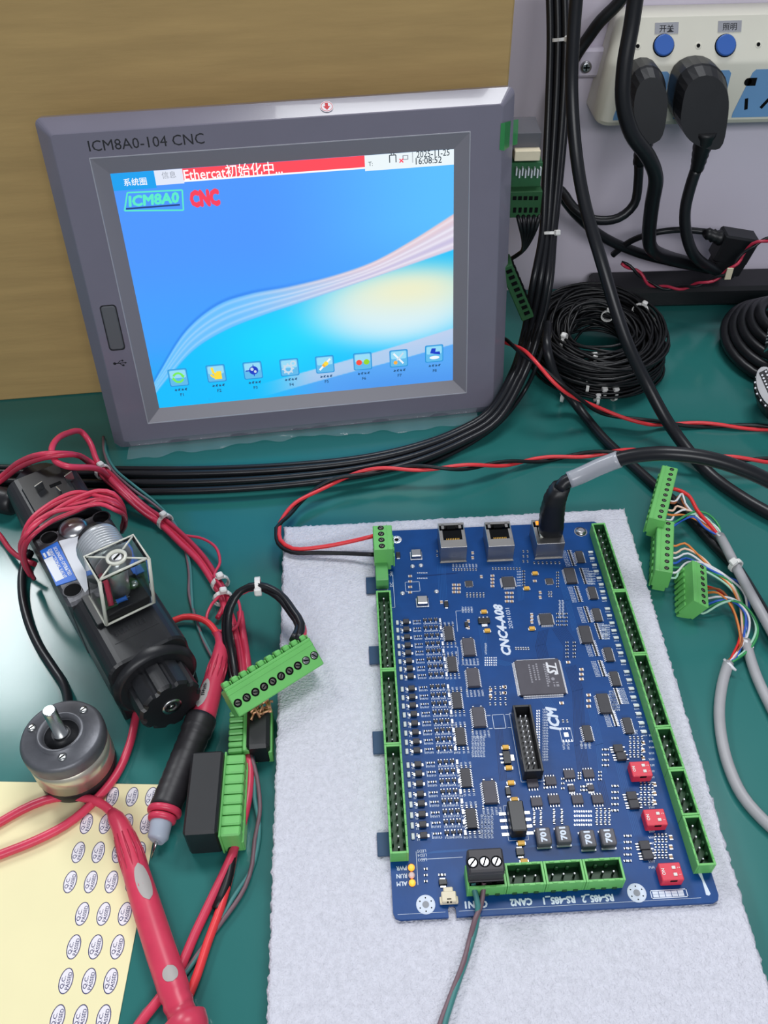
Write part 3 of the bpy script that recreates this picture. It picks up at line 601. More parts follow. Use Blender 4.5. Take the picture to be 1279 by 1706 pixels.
# coil of thin black wires
cc = P(990, 602, 0); e = empty('wire_coil', cc); tag(e, 'loose coil of many thin black wires with white cable ties behind the display', 'wire coil')
for sgn in range(1):
    b = MB(); R_ = np.random.default_rng(3)
    for i in range(110):
        ro = 34+R_.uniform(-12, 13); zo = R_.uniform(2.5, 30); ph = R_.uniform(0, 6.28); wob = R_.uniform(.4, 3.6); st = R_.uniform(0, 6.28); n = 40; pts = []
        for k in range(n+1):
            a = st+2*math.pi*k/n; r_ = ro+wob*math.sin(2*a+ph)+.6*math.sin(5*a+ph); pts.append(cc+np.array([1.08*r_*math.cos(a), 1.22*r_*math.sin(a), max(1.3, zo+2.4*math.sin(a*2+ph*2)+(8 if math.sin(a) > .1 else 0)*math.sin(a))]))
        b.tube(pts, 1.15, 5, cap=False)
    b.build('wire_loops', 'dark_cable', e)
for px, py, z, r, dr in ((1068, 512, 34, 6, (.6, 1, 0)), (1088, 540, 24, 6.5, (.3, 1, 0)), (988, 594, 24, 5, (1, .1, 0)), (978, 633, 14, 7, (1, -.1, 0)), (1004, 650, 9, 4, (1, .2, 0)), (1022, 650, 9, 5, (1, .3, 0)), (940, 562, 30, 5, (1, -.6, 0)), (1012, 522, 30, 4, (.3, 1, 0)), (938, 655, 8, 4, (1, -.4, 0)), (994, 662, 5, 3.4, (1, .1, 0))):
    cable_tie(e, P(px, py, z)-np.array([0, 0, r*.6]), dr, r, 2.2, (0, -.5, 1))
# coil of thick black cable at the right edge
c2 = P(1302, 590, 0); e = empty('cable_coil', c2); tag(e, 'neat coil of thick black cable at the right edge of the bench', 'cable coil')
pts = []
for k in range(5*36): a = 2*math.pi*k/36+1.2; lay = k/36; r_ = 54-6.0*lay; pts.append(c2+np.array([r_*math.cos(a)*.88, r_*math.sin(a)*1.0, 8+5.5*lay+7*math.sin(a)*(1-lay/6)]))
b = MB(); b.tube(pts, 4.2, 10); b.build('cable_loops', 'black_cable', e)
pts = []
for k in range(2*36): a = 2*math.pi*k/36; lay = k/36; r_ = 53-7*lay; pts.append(c2+np.array([r_*math.cos(a)*.88, r_*math.sin(a)*1.0, 4.4+1.0*lay]))
b = MB(); b.tube(pts, 4.0, 10); b.build('cable_loops', 'black_cable', e)
for (px, py, z, la, kk) in ((1284, 548, 46, 'metal faced pin connector standing up inside the thick cable coil', 0), (1284, 652, 22, 'rounded dark pin connector lying below the thick cable coil', 1)):
    e = empty('pin_connector', P(px, py, 0)); tag(e, la, 'connector'); b = MB()
    if kk == 0:
        q = Fr(P(px, py, z), unit((.35, 1, .55)), unit((0, -.5, .9)), unit((-.75, -.3, .55))); b.prism([(-18, -4.5), (18, -4.5), (20, 4.5), (-20, 4.5)], -6, 2, q, .8); b.box((0, 0, -16), (36, 13, 20), q, 2, 1)
    else:
        q = Fr(P(px, py, z), unit((.10, -1, -.25)), unit((.9, .1, .5)), unit((-.75, -.15, .9))); q.z = unit(np.cross(q.x, q.y)); q.z = q.z if q.z[2] > 0 else -q.z
        b.prism([(22*math.cos(a_)*(1 if math.cos(a_) > 0 else .8), 11*math.sin(a_)) for a_ in [2*math.pi*i/28 for i in range(28)]], -10, 5, q, 1.5, 1); b.prism([(19*math.cos(a_), 8.4*math.sin(a_)) for a_ in [2*math.pi*i/28 for i in range(28)]], 4, 6, q, .4, 0)
    b.build('connector_shell', ['steel', 'black_plastic'], e); b = MB(); h0 = 2 if kk == 0 else 6
    b.box((0, 0, h0+.05), (32 if kk == 0 else 30, 6, .3), q); b.build('pin_face', 'black_plastic', e); b = MB()
    for i in range(9): b.cyl(.8, h0, h0+.7, q.at(-13+i*3.2, 1.6), 6); b.cyl(.8, h0, h0+.7, q.at(-11.5+i*2.8, -1.6), 6)
    if kk:
        for i in range(20): a_ = 2*math.pi*i/20; b.cyl(.7, 3.6, 5.6, q.at(20.3*math.cos(a_)*(1 if math.cos(a_) > 0 else .8), 9.6*math.sin(a_)), 6)
    b.build('pin', 'lead', e)
# ================================================================== foam sheet and circuit board
FZ = 13.2
fo = [P(466, 1760, FZ), P(473, 876, FZ), P(1040, 845, FZ), P(1318, 1760, FZ)]
fo[0] = P(441, 1790, FZ); nx_, ny_ = 170, 190
R_ = np.random.default_rng(11); H_ = R_.normal(0, .14, (ny_, nx_)); Gu = R_.normal(0, .35, (ny_, nx_)); b = MB(); vs = []
for j in range(ny_):
    for i in range(nx_):
        u, v = i/(nx_-1), j/(ny_-1); q = (fo[0]*(1-u)+fo[3]*u)*(1-v)+(fo[1]*(1-u)+fo[2]*u)*v
        inner = 0 if (i in (0, nx_-1) or j in (0, ny_-1)) else 1
        dx = Gu[j, i]*(1.0 if not inner else .3); dy = Gu[j, (i+7) % nx_]*(1.0 if not inner else .3)
        under = -.3 if False else 0
        vs.append((q[0]+dx, q[1]+dy, FZ-.35+H_[j, i]*.8-(0 if inner else 1.0)))
ix = np.arange(nx_*ny_).reshape(ny_, nx_); fs = np.stack([ix[:-1, :-1], ix[:-1, 1:], ix[1:, 1:], ix[1:, :-1]], -1).reshape(-1, 4).tolist()
ring = list(ix[0, :])+list(ix[1:, -1])+list(ix[-1, -2::-1])+list(ix[-2:0:-1, 0]); n = len(ring); k0 = len(vs)
for z in (6.5, .2):
    for r in ring: q = vs[r]; vs.append((q[0]+R_.normal(0, .35), q[1]+R_.normal(0, .35), z))
for a in range(2):
    for i in range(n):
        j = (i+1) % n; t0 = (ring[i], ring[j]) if a == 0 else (k0+i, k0+j); t1 = (k0+a*n+i, k0+a*n+j); fs.append((t0[0], t1[0], t1[1], t0[1]))
fs.append(tuple(k0+n+i for i in range(n))); b.add(vs, fs, 0, True)
tag(b.build('foam_sheet', 'foam'), 'white packing foam sheet lying under the blue circuit board', 'foam sheet')
PYAW = rad(1.76)
BF = zrot((-.1, 141.0, 15.0), PYAW); BW, BL = 141.8, 233.4
def pc(px, py, h=0.): return BF.px(px, py, h)
PCB = empty('circuit_board', BF(BW/2, BL/2, -1.6)); tag(PCB, 'blue motion control circuit board with green terminal rows on white foam', 'circuit board')
b = MB(); nxu, nxv = pc(753, 1519)
b.prism([(3, 0), (nxu-1.7, 0), (nxu-1.7, 3.6), (nxu-1, 4.8), (nxu+1, 4.8), (nxu+1.7, 3.6), (nxu+1.7, 0), (BW-3, 0), (BW-.9, .9), (BW, 3), (BW, BL-3), (BW-3, BL), (3, BL), (0, BL-3), (0, 3), (.9, .9)], -1.6, 0, BF)
b.build('substrate', 'pcb', PCB)
for a, c in ((960, 986), (1075, 1104), (1217, 1254), (1386, 1425)):
    v1 = pc(630, a)[1]; v0 = pc(640, c)[1]; b = MB(); b.box((-1.6, (v0+v1)/2, -.95), (8, v1-v0, 1.1), BF, .2); b.build('mounting_tab', 'pcb_tab', PCB)
# copper pads, holes, silk print
SILK = MB(); TIN = MB()
def sq(m, u, v, w_, h_, hh=.04, mi=0, rot=0): f_ = BF.at(u, v, 0, rot); m.add([f_(-w_/2, -h_/2, hh), f_(w_/2, -h_/2, hh), f_(w_/2, h_/2, hh), f_(-w_/2, h_/2, hh)], [(0, 1, 2, 3)], mi)
def line(m, u0, v0, u1, v1, w_=.22, hh=.045): sq(m, (u0+u1)/2, (v0+v1)/2, math.hypot(u1-u0, v1-v0)+w_, w_, hh, 0, math.atan2(v1-v0, u1-u0))
def frame_(m, u0, v0, u1, v1, w_=.22):
    line(m, u0, v0, u1, v0, w_); line(m, u1, v0, u1, v1, w_); line(m, u1, v1, u0, v1, w_); line(m, u0, v1, u0, v0, w_)
def boardtext(s, px, py, hgt, rot=90, bold=0., shear=0., ln=None):
    u, v = pc(px, py); sx = 1.
    if ln:
        g = glyphs(s, hgt, 0, shear)[0]; xs = [p[0] for p in g]; sx = ln/(max(xs)-min(xs))
    SILK.text(s, hgt, BF, rad(rot), u, v, .05, 0, bold, shear, sx)
L_ = lambda a, c: math.hypot(pc(*a)[0]-pc(*c)[0], pc(*a)[1]-pc(*c)[1])
boardtext('CNC4-A08', 836, 1048, 6.8, 90, .42, .25, L_((848, 1089), (828, 1006)))
boardtext('20241031', 848, 1030, 3.2, 90, 0, 0, L_((853, 1046), (844, 1012)))
boardtext('ICM', 921, 1197, 7.2, 90, .45, .25, L_((926, 1216), (916, 1178)))
for s, x, y, ln in (('CAN1', 793, 1507, 9.5), ('CAN2', 868, 1503, 9.3), ('RS-485_1', 931, 1499, 13.6), ('RS-485_2', 995, 1496, 13.6)): boardtext(s, x, y, 4.0, 180, .26, 0, ln)
for s, x, y in (('PWR', 668.5, 1446.5), ('RUN', 669, 1459.5), ('ALM', 669.5, 1472.5)): boardtext(s, x, y, 2.7, 180, .1, 0, 4.6)
for s, x, y in (('LED5', 702, 1418), ('LED4', 703, 1425), ('LED3', 703.5, 1432.5)): boardtext(s, x, y, 1.9, 180)
boardtext('24V', 652, 956, 2.6, 90); boardtext('DC', 652, 974, 2.6, 90)
def hole(px, py, ro, ri, mt_, vias=6):
    u, v = pc(px, py); q = BF.at(u, v); b = MB(); b.lathe([(ro, .02), (ro-.1, .08), (ri+.1, .08), (ri, .03)], 24, q); b.lathe([(ri, .02), (ri*.98, .07)], 16, q, 1)
    for i in range(vias): a = 2*math.pi*i/vias+.5; b.lathe([(.36, .06), (.34, .1)], 6, q.at((ro+ri)/2*math.cos(a), (ro+ri)/2*math.sin(a)), 2)
    b.build('mounting_hole', mt_, PCB)
hole(709, 1507, 4.2, 1.5, ['silk', 'hole_shade', 'dark']); hole(1060.5, 1487.5, 4.2, 1.5, ['silk', 'hole_shade', 'dark']); hole(660.5, 899, 3.2, 1.3, ['solder', 'dark', 'dark'])
u, v = pc(967, 886); b = MB(); b.lathe([(4.0, 0), (4.0, .12)], 28, BF.at(u, v)); b.lathe([(3.4, .1), (3.2, 1.0), (1.8, 1.7)], 24, BF.at(u, v)); b.build('fixing_screw', 'steel', PCB)
u0, v0 = pc(1177, 1463); u1, v1 = pc(1184.5, 1497)
b = MB(); ss = [(BW-6.0, 13.0), (BW-4.4, 13.2), (BW-4.3, 9.5), (BW-3.3, 3.6), (BW-4.2, 2.9), (BW-5.4, 3.3), (BW-5.2, 9.2)]; b.prism(ss, 0, .06, BF); b.build('white_mark', 'silk', PCB)
ua, va = pc(1086, 1497); ub, vb = pc(1142, 1481); frame_(SILK, ua, va, ub, vb, .4)
for r_ in range(2):
    for k in range(5): sq(SILK, ua+2+k*(ub-ua-3.5)/4.4, va+(vb-va)*(.3+.4*r_), (ub-ua)/6.3, 1.2)
# thin silk borders and printed traces along the edges
line(SILK, 2, 2.2, nxu-3, 2.2, .14); line(SILK, nxu+3, 2.2, BW-8, 2.2, .14)
TR = MB()
def trace(pts, n, gap, w_=.28, mi=0):
    p = [np.array(pc(*q)) for q in pts]
    for k in range(n):
        for a, c in zip(p[:-1], p[1:]):
            o_ = np.array([(k-(n-1)/2)*gap, (k-(n-1)/2)*gap*.25]); d = c-a; L2 = np.linalg.norm(d); m_ = (a+c)/2+o_; sq(TR, m_[0], m_[1], L2+w_, w_, .025+.0004*k, mi, math.atan2(d[1], d[0]))
for pts, n, g, mi in (([(950, 1110), (962, 1150), (966, 1240), (972, 1286)], 9, .7, 1), ([(930, 1045), (950, 1075), (948, 1098)], 10, .8, 1), ([(985, 1180), (998, 1240), (1004, 1290)], 6, .7, 0), ([(905, 1050), (900, 1075), (905, 1096)], 8, .8, 1), ([(820, 1100), (850, 1108)], 7, .8, 0), ([(735, 940), (738, 1000)], 6, .9, 0), ([(700, 960), (760, 955)], 4, .8, 1),
    ([(858, 930), (865, 952), (868, 1000)], 5, .8, 0), ([(930, 950), (945, 1000), (958, 1050)], 5, .7, 0), ([(1000, 1300), (1012, 1350)], 5, .8, 1), ([(880, 1410), (1040, 1404)], 4, 1., 0), ([(716, 1420), (780, 1416)], 5, .8, 0), ([(830, 1210), (838, 1300)], 6, .7, 1), ([(905, 1160), (918, 1180)], 6, .9, 0), ([(1030, 1270), (1045, 1330), (1062, 1390)], 5, .8, 0), ([(733, 1030), (744, 1080)], 3, .7, 1), ([(752, 1130), (778, 1290)], 4, .7, 0), ([(800, 1030), (812, 1110)], 5, .8, 0)): trace(pts, n, g, .28, mi)
stuff(TR.build('copper_traces', ['trace', 'trace_dark'], PCB, recalc=False))
# ------------------------------------------------------------------ terminal headers
def header(u0, u1, v0, v1, npin, axis, notch, parent=PCB, h=8.6):
    b = MB(); t_ = 1.0
    for c, s_ in (((u0+t_/2, (v0+v1)/2, h/2), (t_, v1-v0, h)), ((u1-t_/2, (v0+v1)/2, h/2), (t_, v1-v0, h)), (((u0+u1)/2, v0+t_/2, h/2), (u1-u0-2*t_, t_, h)), (((u0+u1)/2, v1-t_/2, h/2), (u1-u0-2*t_, t_, h))): b.box(c, s_, BF, .12)
    b.box(((u0+u1)/2, (v0+v1)/2, 1.), (u1-u0-2*t_, v1-v0-2*t_, 2), BF, 0, 1)  # dark green floor, linings and scallops paint in the shade inside the header
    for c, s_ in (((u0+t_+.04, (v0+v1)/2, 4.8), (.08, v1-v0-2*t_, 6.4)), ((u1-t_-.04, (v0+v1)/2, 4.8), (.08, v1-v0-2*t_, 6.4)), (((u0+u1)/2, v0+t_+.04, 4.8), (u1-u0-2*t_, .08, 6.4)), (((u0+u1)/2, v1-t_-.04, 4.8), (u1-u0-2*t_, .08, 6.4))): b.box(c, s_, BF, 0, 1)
    L = (v1-v0) if axis == 'v' else (u1-u0); pit = (L-2.6)/npin; pins = MB()
    for i in range(npin):
        s_ = 1.3+pit*(i+.5)
        for e in (0, 1):                      # scalloped inner walls between the pins and small ribs on the rim
            if axis == 'v':
                uu = (u0+t_+.55) if e == 0 else (u1-t_-.55)
                if i: b.box((uu, v0+s_-pit/2, 3.4), (1.1, 1.5, 5.0), BF, .3, 1)
                b.box((u0+t_/2 if e == 0 else u1-t_/2, v0+s_, h+.15), (.7, 2.2, .5), BF, .1)
            else:
                vv = (v0+t_+.55) if e == 0 else (v1-t_-.55)
                if i: b.box((u0+s_-pit/2, vv, 3.4), (1.5, 1.1, 5.0), BF, .3, 1)
                b.box((u0+s_, v0+t_/2 if e == 0 else v1-t_/2, h+.15), (2.2, .7, .5), BF, .1)
        c = ((u0+u1)/2, v0+s_) if axis == 'v' else (u0+s_, (v0+v1)/2)
        pins.box((c[0], c[1], 3.6), (.9, .9, 4.6), BF, .2, 1); pins.box((c[0], c[1], 6.1), (.8, .8, .5), BF, .2)  # shafts coloured dark for the shade inside, tips left bright
        if axis == 'u': b.box((u0+s_, v0-.2, .9), (2., .5, 1.6), BF, .1, 1)
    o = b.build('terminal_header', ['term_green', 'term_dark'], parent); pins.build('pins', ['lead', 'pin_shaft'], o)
for a, c, n in ((223.6, 169.8, 10), (169.6, 125.9, 8), (125.7, 81.5, 8), (81.3, 58.8, 4), (58.6, 35.7, 4), (35.5, 12.6, 4)): header(133.6, 141.9, c, a, n, 'v', 0)
for a, c, n in ((177.8, 123.7, 10), (123.5, 79.6, 8), (79.4, 25.2, 10)): header(-.1, 8.3, c, a, n, 'v', 0)
for a, c in ((32.4, 49.6), (49.8, 66.5), (66.7, 83.8), (84.0, 101.0)): header(a, c, 8.2, 18.3, 3, 'u', 0)
ua, va = pc(655, 970); b = MB(); v1 = 202; b.box((3.9, 193.5, 4.2), (7.4, 15, 8.4), BF, .4); b.build('terminal_header', 'term_deep', PCB)
frame_(SILK, .8, 179.5, 6.6, 185.5, .25); sq(TIN, 3.8, 182.8, 2.2, 2.4); frame_(SILK, 7.0, 172, 10.4, 197, .22)
# ------------------------------------------------------------------ network jacks
def jack(u0, u1, v0, v1, h=12.8):
    b = MB(); uc = (u0+u1)/2; t_ = .6
    b.box((uc, v0+t_/2, h/2), (u1-u0, t_, h), BF, .15); b.box((uc, v1-t_/2, h/2), (u1-u0, t_, h), BF, .15)
    b.box((u0+t_/2, (v0+v1)/2, h/2), (t_, v1-v0-2*t_, h), BF, .15); b.box((u1-t_/2, (v0+v1)/2, h/2), (t_, v1-v0-2*t_, h), BF, .15)
    b.box((uc, v0+3.2, h-.25), (u1-u0-1, 5.6, .5), BF); b.box((uc, v1-1.2, h-.25), (u1-u0-1, 1.6, .5), BF)   # top plate around the mouth
    b.box((u0+1.3, v0+10, h-.25), (1.6, 8.2, .5), BF); b.box((u1-1.3, v0+10, h-.25), (1.6, 8.2, .5), BF)
    b.box((u0+2.6, v1-3.2, h-.25), (1.6, 3.4, .5), BF); b.box((u1-2.6, v1-3.2, h-.25), (1.6, 3.4, .5), BF)
    b.box((uc, v0-.4, .2), (u1-u0+.4, .8, .3), BF)
    o = b.build('network_jack', 'steel_jack', PCB); m = MB(); m.box((uc, v0+10, h-5.5), (u1-u0-3.4, 8.6, 10), BF); m.box((uc, v1-2.6, h-5.2), (5, 4, 9.4), BF); 
    for i in range(8): m.box((uc-3.6+i*1.02, v0+6.8, h-.3), (.4, 1.2, .2), BF, mi=1)
    m.build('jack_mouth', ['dark', 'tantalum'], o); return o
for (x0, y0), (x1_, _) in (((733, 937), (777, 935)), ((811, 935), (855, 934)), ((890.5, 931), (937.5, 928))):
    u0, v0 = pc(x0, y0); u1 = pc(x1_, y0)[0]; J = jack(u0+.1, u1-.1, v0, v0+20.4)
u, v = pc(893, 870.5, 13); b = MB(); b.box((u+.6, v-.4, 12.6), (2.0, 3.0, 1.4), BF, .3); dm('jack_amber', (255, 150, 30), .4, emit=.9); b.build('jack_lamp', 'jack_amber', J)
# ------------------------------------------------------------------ chips
def chip_proto(name, w_, l_, h_, npin, pitch, lw=.4, sides=2, top='chip', pl=.9):
    b = MB(); b.box((0, 0, h_/2+.1), (w_, l_, h_), ID, min(.18, h_*.2)); dot = MB()
    o = b.build(name, top, PCB, None); p = MB()
    for i in range(npin):
        y = (i-(npin-1)/2)*pitch
        for sx in (-1, 1):
            p.box((sx*(w_/2+pl*.25), y, h_*.55), (pl*.5, lw, .16)); p.box((sx*(w_/2+pl*.75), y, .12), (pl*.6, lw, .16)); p.box((sx*(w_/2+pl*.5), y, h_*.3), (.16, lw, h_*.6))
            if sides == 4: p.box((y, sx*(l_/2+pl*.25), h_*.55), (lw, pl*.5, .16)); p.box((y, sx*(l_/2+pl*.75), .12), (lw, pl*.6, .16)); p.box((y, sx*(l_/2+pl*.5), h_*.3), (lw, .16, h_*.6))
    q = p.build('pins', 'lead', o); return o
def local_build(fn):
    # builds a prototype in its own axes around the origin (the board's origin is taken off again)
    ORG_save = ORG[PCB.name]; ORG[PCB.name] = np.zeros(3); o = fn(); ORG[PCB.name] = ORG_save
    ORG[o.name] = np.zeros(3); return o
USED = set()
def put(proto, px, py, rot=0., h=0., uv=None):
    u, v = uv or pc(px, py, h); pos = BF(u, v, 0)
    if proto.name not in USED:
        USED.add(proto.name); proto.location = (Vector(pos)-Vector(ORG[PCB.name]))*S; proto.rotation_euler = (0, 0, PYAW+rot); return proto
    return inst(proto, PCB, pos, PYAW+rot)
soic = local_build(lambda: chip_proto('logic_chip', 4.6, 9.6, 1.7, 8, 1.2, .5))
for x, y in ((747.5, 1054.5), (753, 1105.5), (761, 1166), (767, 1226), (776, 1295), (785, 1363)): put(soic, x, y, 0, 1.6)
soicw = local_build(lambda: chip_proto('driver_chip', 6.2, 11.2, 2.2, 10, 1.1, .5, top='chip_top'))
for x, y in ((780.5, 1077), (788, 1128), (797.5, 1194), (816, 1319)): put(soicw, x, y, 0, 2)
ssop = local_build(lambda: chip_proto('receiver_chip', 4.2, 8.8, 1.6, 8, 1.05, .45))
for x, y in ((966, 927), (987, 987), (994.5, 1023.5), (1014, 1089.5), (1024.5, 1130), (1046, 1208), (978.5, 1221)): put(ssop, x, y, 0, 1.5)
ssopw = local_build(lambda: chip_proto('bus_chip', 6.0, 11.4, 1.9, 12, .92, .4))
for x, y in ((950, 958), (975.5, 1056), (1006, 1171)): put(ssopw, x, y, 0, 1.8)
qfp = local_build(lambda: chip_proto('network_chip', 7.2, 7.6, 1.5, 14, .48, .26, 4))
put(qfp, 846.5, 969, 0, 1.4); put(qfp, 909.5, 1031, 0, 1.4)
qfn = local_build(lambda: chip_proto('small_chip', 4.2, 4.2, .9, 5, .75, .4, 4, pl=.3)); put(qfn, 781, 972, 0, .8); put(qfn, 915, 968, 0, .8)
# the big processor
def big():
    o = chip_proto('processor', 23.6, 21.8, 1.8, 44, .475, .24, 4, 'chip_top', 1.3); return o
cpu = local_build(big); u, v = pc(899, 1127, 1.8); put(cpu, 0, 0, 0, 0, (u, v))
m = MB(); TFc = BF.at(u, v); dm('chip_print', (150, 148, 156), .6); dm('chip_print_bright', (226, 226, 230), .5)
m.text('ST', 6.4, TFc, rad(90), 7.0, 4.6, 1.96, 1, .35, .35); line_w = .8
def tq(m_, a, c, w_, h_, mi): m_.add([TFc(a-w_/2, c-h_/2, 1.955), TFc(a+w_/2, c-h_/2, 1.955), TFc(a+w_/2, c+h_/2, 1.955), TFc(a-w_/2, c+h_/2, 1.955)], [(0, 1, 2, 3)], mi)
tq(m, 9.7, 4.4, .7, 7.4, 1)
for k, (a, c, n, le) in enumerate(((-4.6, 2, 9, 12), (-2.4, 2.5, 7, 10), (-.6, 3, 8, 11), (3.4, .6, 10, 15), (4.4, 1.6, 8, 12))):
    for i in range(n): tq(m, a, c-le/2+le*(i+.5)/n, .9, le/n*.62, 0)
for i in range(5):
    for j in range(5):
        if (i*3+j*5+i*j) % 3: tq(m, 6.6+i*.72, -7.2+j*.72, .7, .7, 0)
m.build('chip_marking', ['chip_print', 'chip_print_bright'], PCB)
q = MB(); q.lathe([(1.0, 1.94), (.9, 1.96)], 16, TFc.at(6.6, -2.0)); q.build('chip_marking', 'chip_print', PCB)
# ribbon header with shroud
u0, v1 = pc(853.5, 1175, 8.5); u1, _ = pc(884, 1173, 8.5); v0 = pc(884, 1285, 8.5)[1]
b = MB(); h = 8.6; t_ = 1.1; uc, vc = (u0+u1)/2, (v0+v1)/2
for c, s_ in (((u0+t_/2, vc, h/2), (t_, v1-v0, h)), ((u1-t_/2, vc, h/2), (t_, v1-v0, h)), ((uc, v0+t_/2, h/2), (u1-u0-2*t_, t_, h)), ((uc, v1-t_/2, h/2), (u1-u0-2*t_, t_, h)), ((uc, vc, 1), (u1-u0-2*t_, v1-v0-2*t_, 2))): b.box(c, s_, BF, .15)
o = b.build('ribbon_header', 'black_plastic', PCB); b = MB()
for i in range(10):
    for e in (-1, 1): b.box((uc+e*1.3, vc+(i-4.5)*(v1-v0-7)/10.2, 4.4), (.7, .7, 5), BF, .2)
b.build('pins', 'lead', o); frame_(SILK, u0-.8, v0-.8, u1+.8, v1+.8, .2)
# supply module, inductors, cans, capacitors, switches
def bx(name, m_, px, py, w_, l_, h_, bev=.3, base=None, hh=None):
    u, v = pc(px, py, h_ if hh is None else hh); b = MB(); b.box((0, 0, h_/2+.05), (w_, l_, h_), BF.at(u, v), bev); o = b.build(name, m_, PCB)
    return o, u, v
o, u, v = bx('supply_module', 'black_plastic', 861.5, 1358, 7.2, 14.6, 7.6, .5)
b = MB()
for i in range(4):
    for e in (-1, 1): b.box((e*5.6, -5.4+i*3.3, .25), (3.4, 1.5, .4), BF.at(u, v), .1)
b.build('pins', 'solder', o); frame_(SILK, u-4.6, v-8.4, u+4.6, v+8.6, .2)
def ind():
    b = MB(); b.box((0, 0, 2.3), (6.6, 7.6, 4.2), ID, .5); o = b.build('inductor', 'inductor', PCB); m = MB(); m.text('701', 3.7, ID, rad(90), -.2, 0, 4.45, 0, .22, 0, 1.25); m.build('printed_value', 'silk', o)
    m = MB(); m.box((0, -4.0, .3), (6.8, 1.0, .5), ID, .1); m.box((0, 4.0, .3), (6.8, 1.0, .5), ID, .1); m.build('pins', 'lead', o); return o
indp = local_build(ind)
for x, y in ((905.5, 1392), (938.5, 1389), (979.5, 1396), (1013, 1393.5)): put(indp, x, y, 0, 4)
def can():
    b = MB(); b.box((0, 0, 1.9), (6.4, 5.8, 3.2), ID, .6); b.box((0, 0, .3), (7.2, 6.4, .5), ID, .1, 1); return b.build('crystal_can', ['steel', 'solder'], PCB)
canp = local_build(can)
for x, y in ((693, 921), (703.5, 999)): put(canp, x, y, 0, 3)
def tant():
    b = MB(); b.box((0, 0, .95), (3.2, 2.0, 1.7), ID, .25); b.box((-1.75, 0, .4), (.8, 1.6, .7), ID, .1, 1); b.box((1.75, 0, .4), (.8, 1.6, .7), ID, .1, 1); return b.build('tantalum_capacitor', ['tantalum', 'solder'], PCB)
tp = local_build(tant)
for x, y in ((806, 1019), (811.5, 1050.5), (891, 955), (877, 980), (886, 1047), (842, 1245), (847.5, 1279), (851, 1304), (857, 1332), (868, 1404.5), (873, 1435)): put(tp, x, y, 0, 1)
def sot():
    b = MB(); b.box((0, 0, .9), (3.6, 6.6, 1.5), ID, .2); o = b.build('regulator', 'black_plastic', PCB); m = MB(); m.box((2.8, 0, .4), (1.8, 3.2, .7), ID, .1)
    for i in (-1, 0, 1): m.box((-2.5, i*2.2, .3), (1.6, .9, .5), ID, .1)
    m.build('pins', 'solder', o); return o
sotp = local_build(sot); put(sotp, 806, 1034, rad(-90), 1); put(sotp, 844, 1262, 0, 1)
def so8(w_=5.2, l_=4.2):
    b = MB(); b.box((0, 0, .95), (w_, l_, 1.5), ID, .15); o = b.build('switch_transistor', 'chip_top', PCB); m = MB()
    for i in range(4):
        for e in (-1, 1): m.box((-1.95*w_/5.2+i*1.3*w_/5.2, e*(l_/2+.7), .25), (.55, 1.2, .4), ID, .08)
    m.build('pins', 'solder', o); return o
so8p = local_build(so8)
for x, y in ((887, 1305), (917, 1301), (948, 1290), (980, 1289), (893.5, 1336), (922.5, 1332), (961.5, 1332), (995, 1331.5)): put(so8p, x, y, 0, 1)
so8s = local_build(lambda: so8(3.0, 2.6))
for x, y in ((951.5, 1313.5), (983.5, 1312.5)): put(so8s, x, y, 0, .8)
def sop4():
    b = MB(); b.box((0, 0, 1.2), (4.6, 4.0, 2.0), ID, .2); o = b.build('optocoupler', 'chip', PCB); m = MB()
    for i in (-1, 0, 1): m.box((-3.1, i*1.25, .35), (1.6, .6, .5), ID, .08)
    for i in (-1, 1): m.box((3.0, i*1.2, .35), (1.4, .6, .5), ID, .08)
    m.build('pins', 'solder', o); return o
opp = local_build(sop4)
for x, y in ((1030, 1246), (1035, 1259), (1052.5, 1325), (1056.5, 1339), (1074, 1407.5), (1079, 1423.5)): put(opp, x, y, 0, 2)
def dip():
    b = MB(); b.box((0, 0, 3.1), (9.6, 7.8, 5.6), ID, .35); o = b.build('dip_switch', 'dip_red', PCB); m = MB()
    for e in (-1, 1): m.box((.7, e*1.5, 5.75), (3.4, 1.5, .2), ID, .05, 1)
    for e in (-1, 1): m.box((1.4, e*1.5, 6.1), (1.6, 1.3, .8), ID, .12)
    m.text('ON', 1.9, ID, rad(90), -3.4, 0, 5.95, 0, .06); m.text('1', 1.5, ID, rad(90), 3.6, -1.5, 5.95, 0); m.text('2', 1.5, ID, rad(90), 3.6, 1.5, 5.95, 0); m.box((0.3, -3.8, 4.9), (3.2, .4, 1.4), ID, .1, 2)
    m.build('sliders', ['white_plastic', 'led_pink', 'dark'], o); return o
dp = local_build(dip)
for x, y in ((1067, 1282), (1091, 1362.5), (1117, 1453)): put(dp, x, y, 0, 5)
def diode():
    b = MB(); b.box((0, 0, 1.15), (3.4, 2.6, 1.9), ID, .25); o = b.build('diode', 'chip', PCB); m = MB()
    for e in (-1, 1): m.box((e*2.1, 0, .35), (1.2, 1.5, .5), ID, .1)
    m.build('pins', 'solder', o); return o
dio = local_build(diode)
def lamp(c): 
    b = MB(); b.box((0, 0, .6), (1.5, 2.8, 1.0), ID, .2); return b.build('status_lamp', c, PCB)
lmp = local_build(lambda: lamp('led_white'))
rows = [(676.2, 1035), (676.8, 1047.5), (678, 1060.5), (679.2, 1074), (680, 1086.5), (681.2, 1100), (682.5, 1112.5), (683.8, 1125.7), (685.5, 1146), (686.7, 1160), (687.5, 1174.2), (689.2, 1188.8), (690.5, 1204.2), (692, 1219.2), (693.2, 1234.5), (694.2, 1249.5),
        (696.2, 1272.5), (697.5, 1288), (698.7, 1304.5), (700, 1322), (701.7, 1338), (703, 1355.8), (704.2, 1373), (705.7, 1391)]
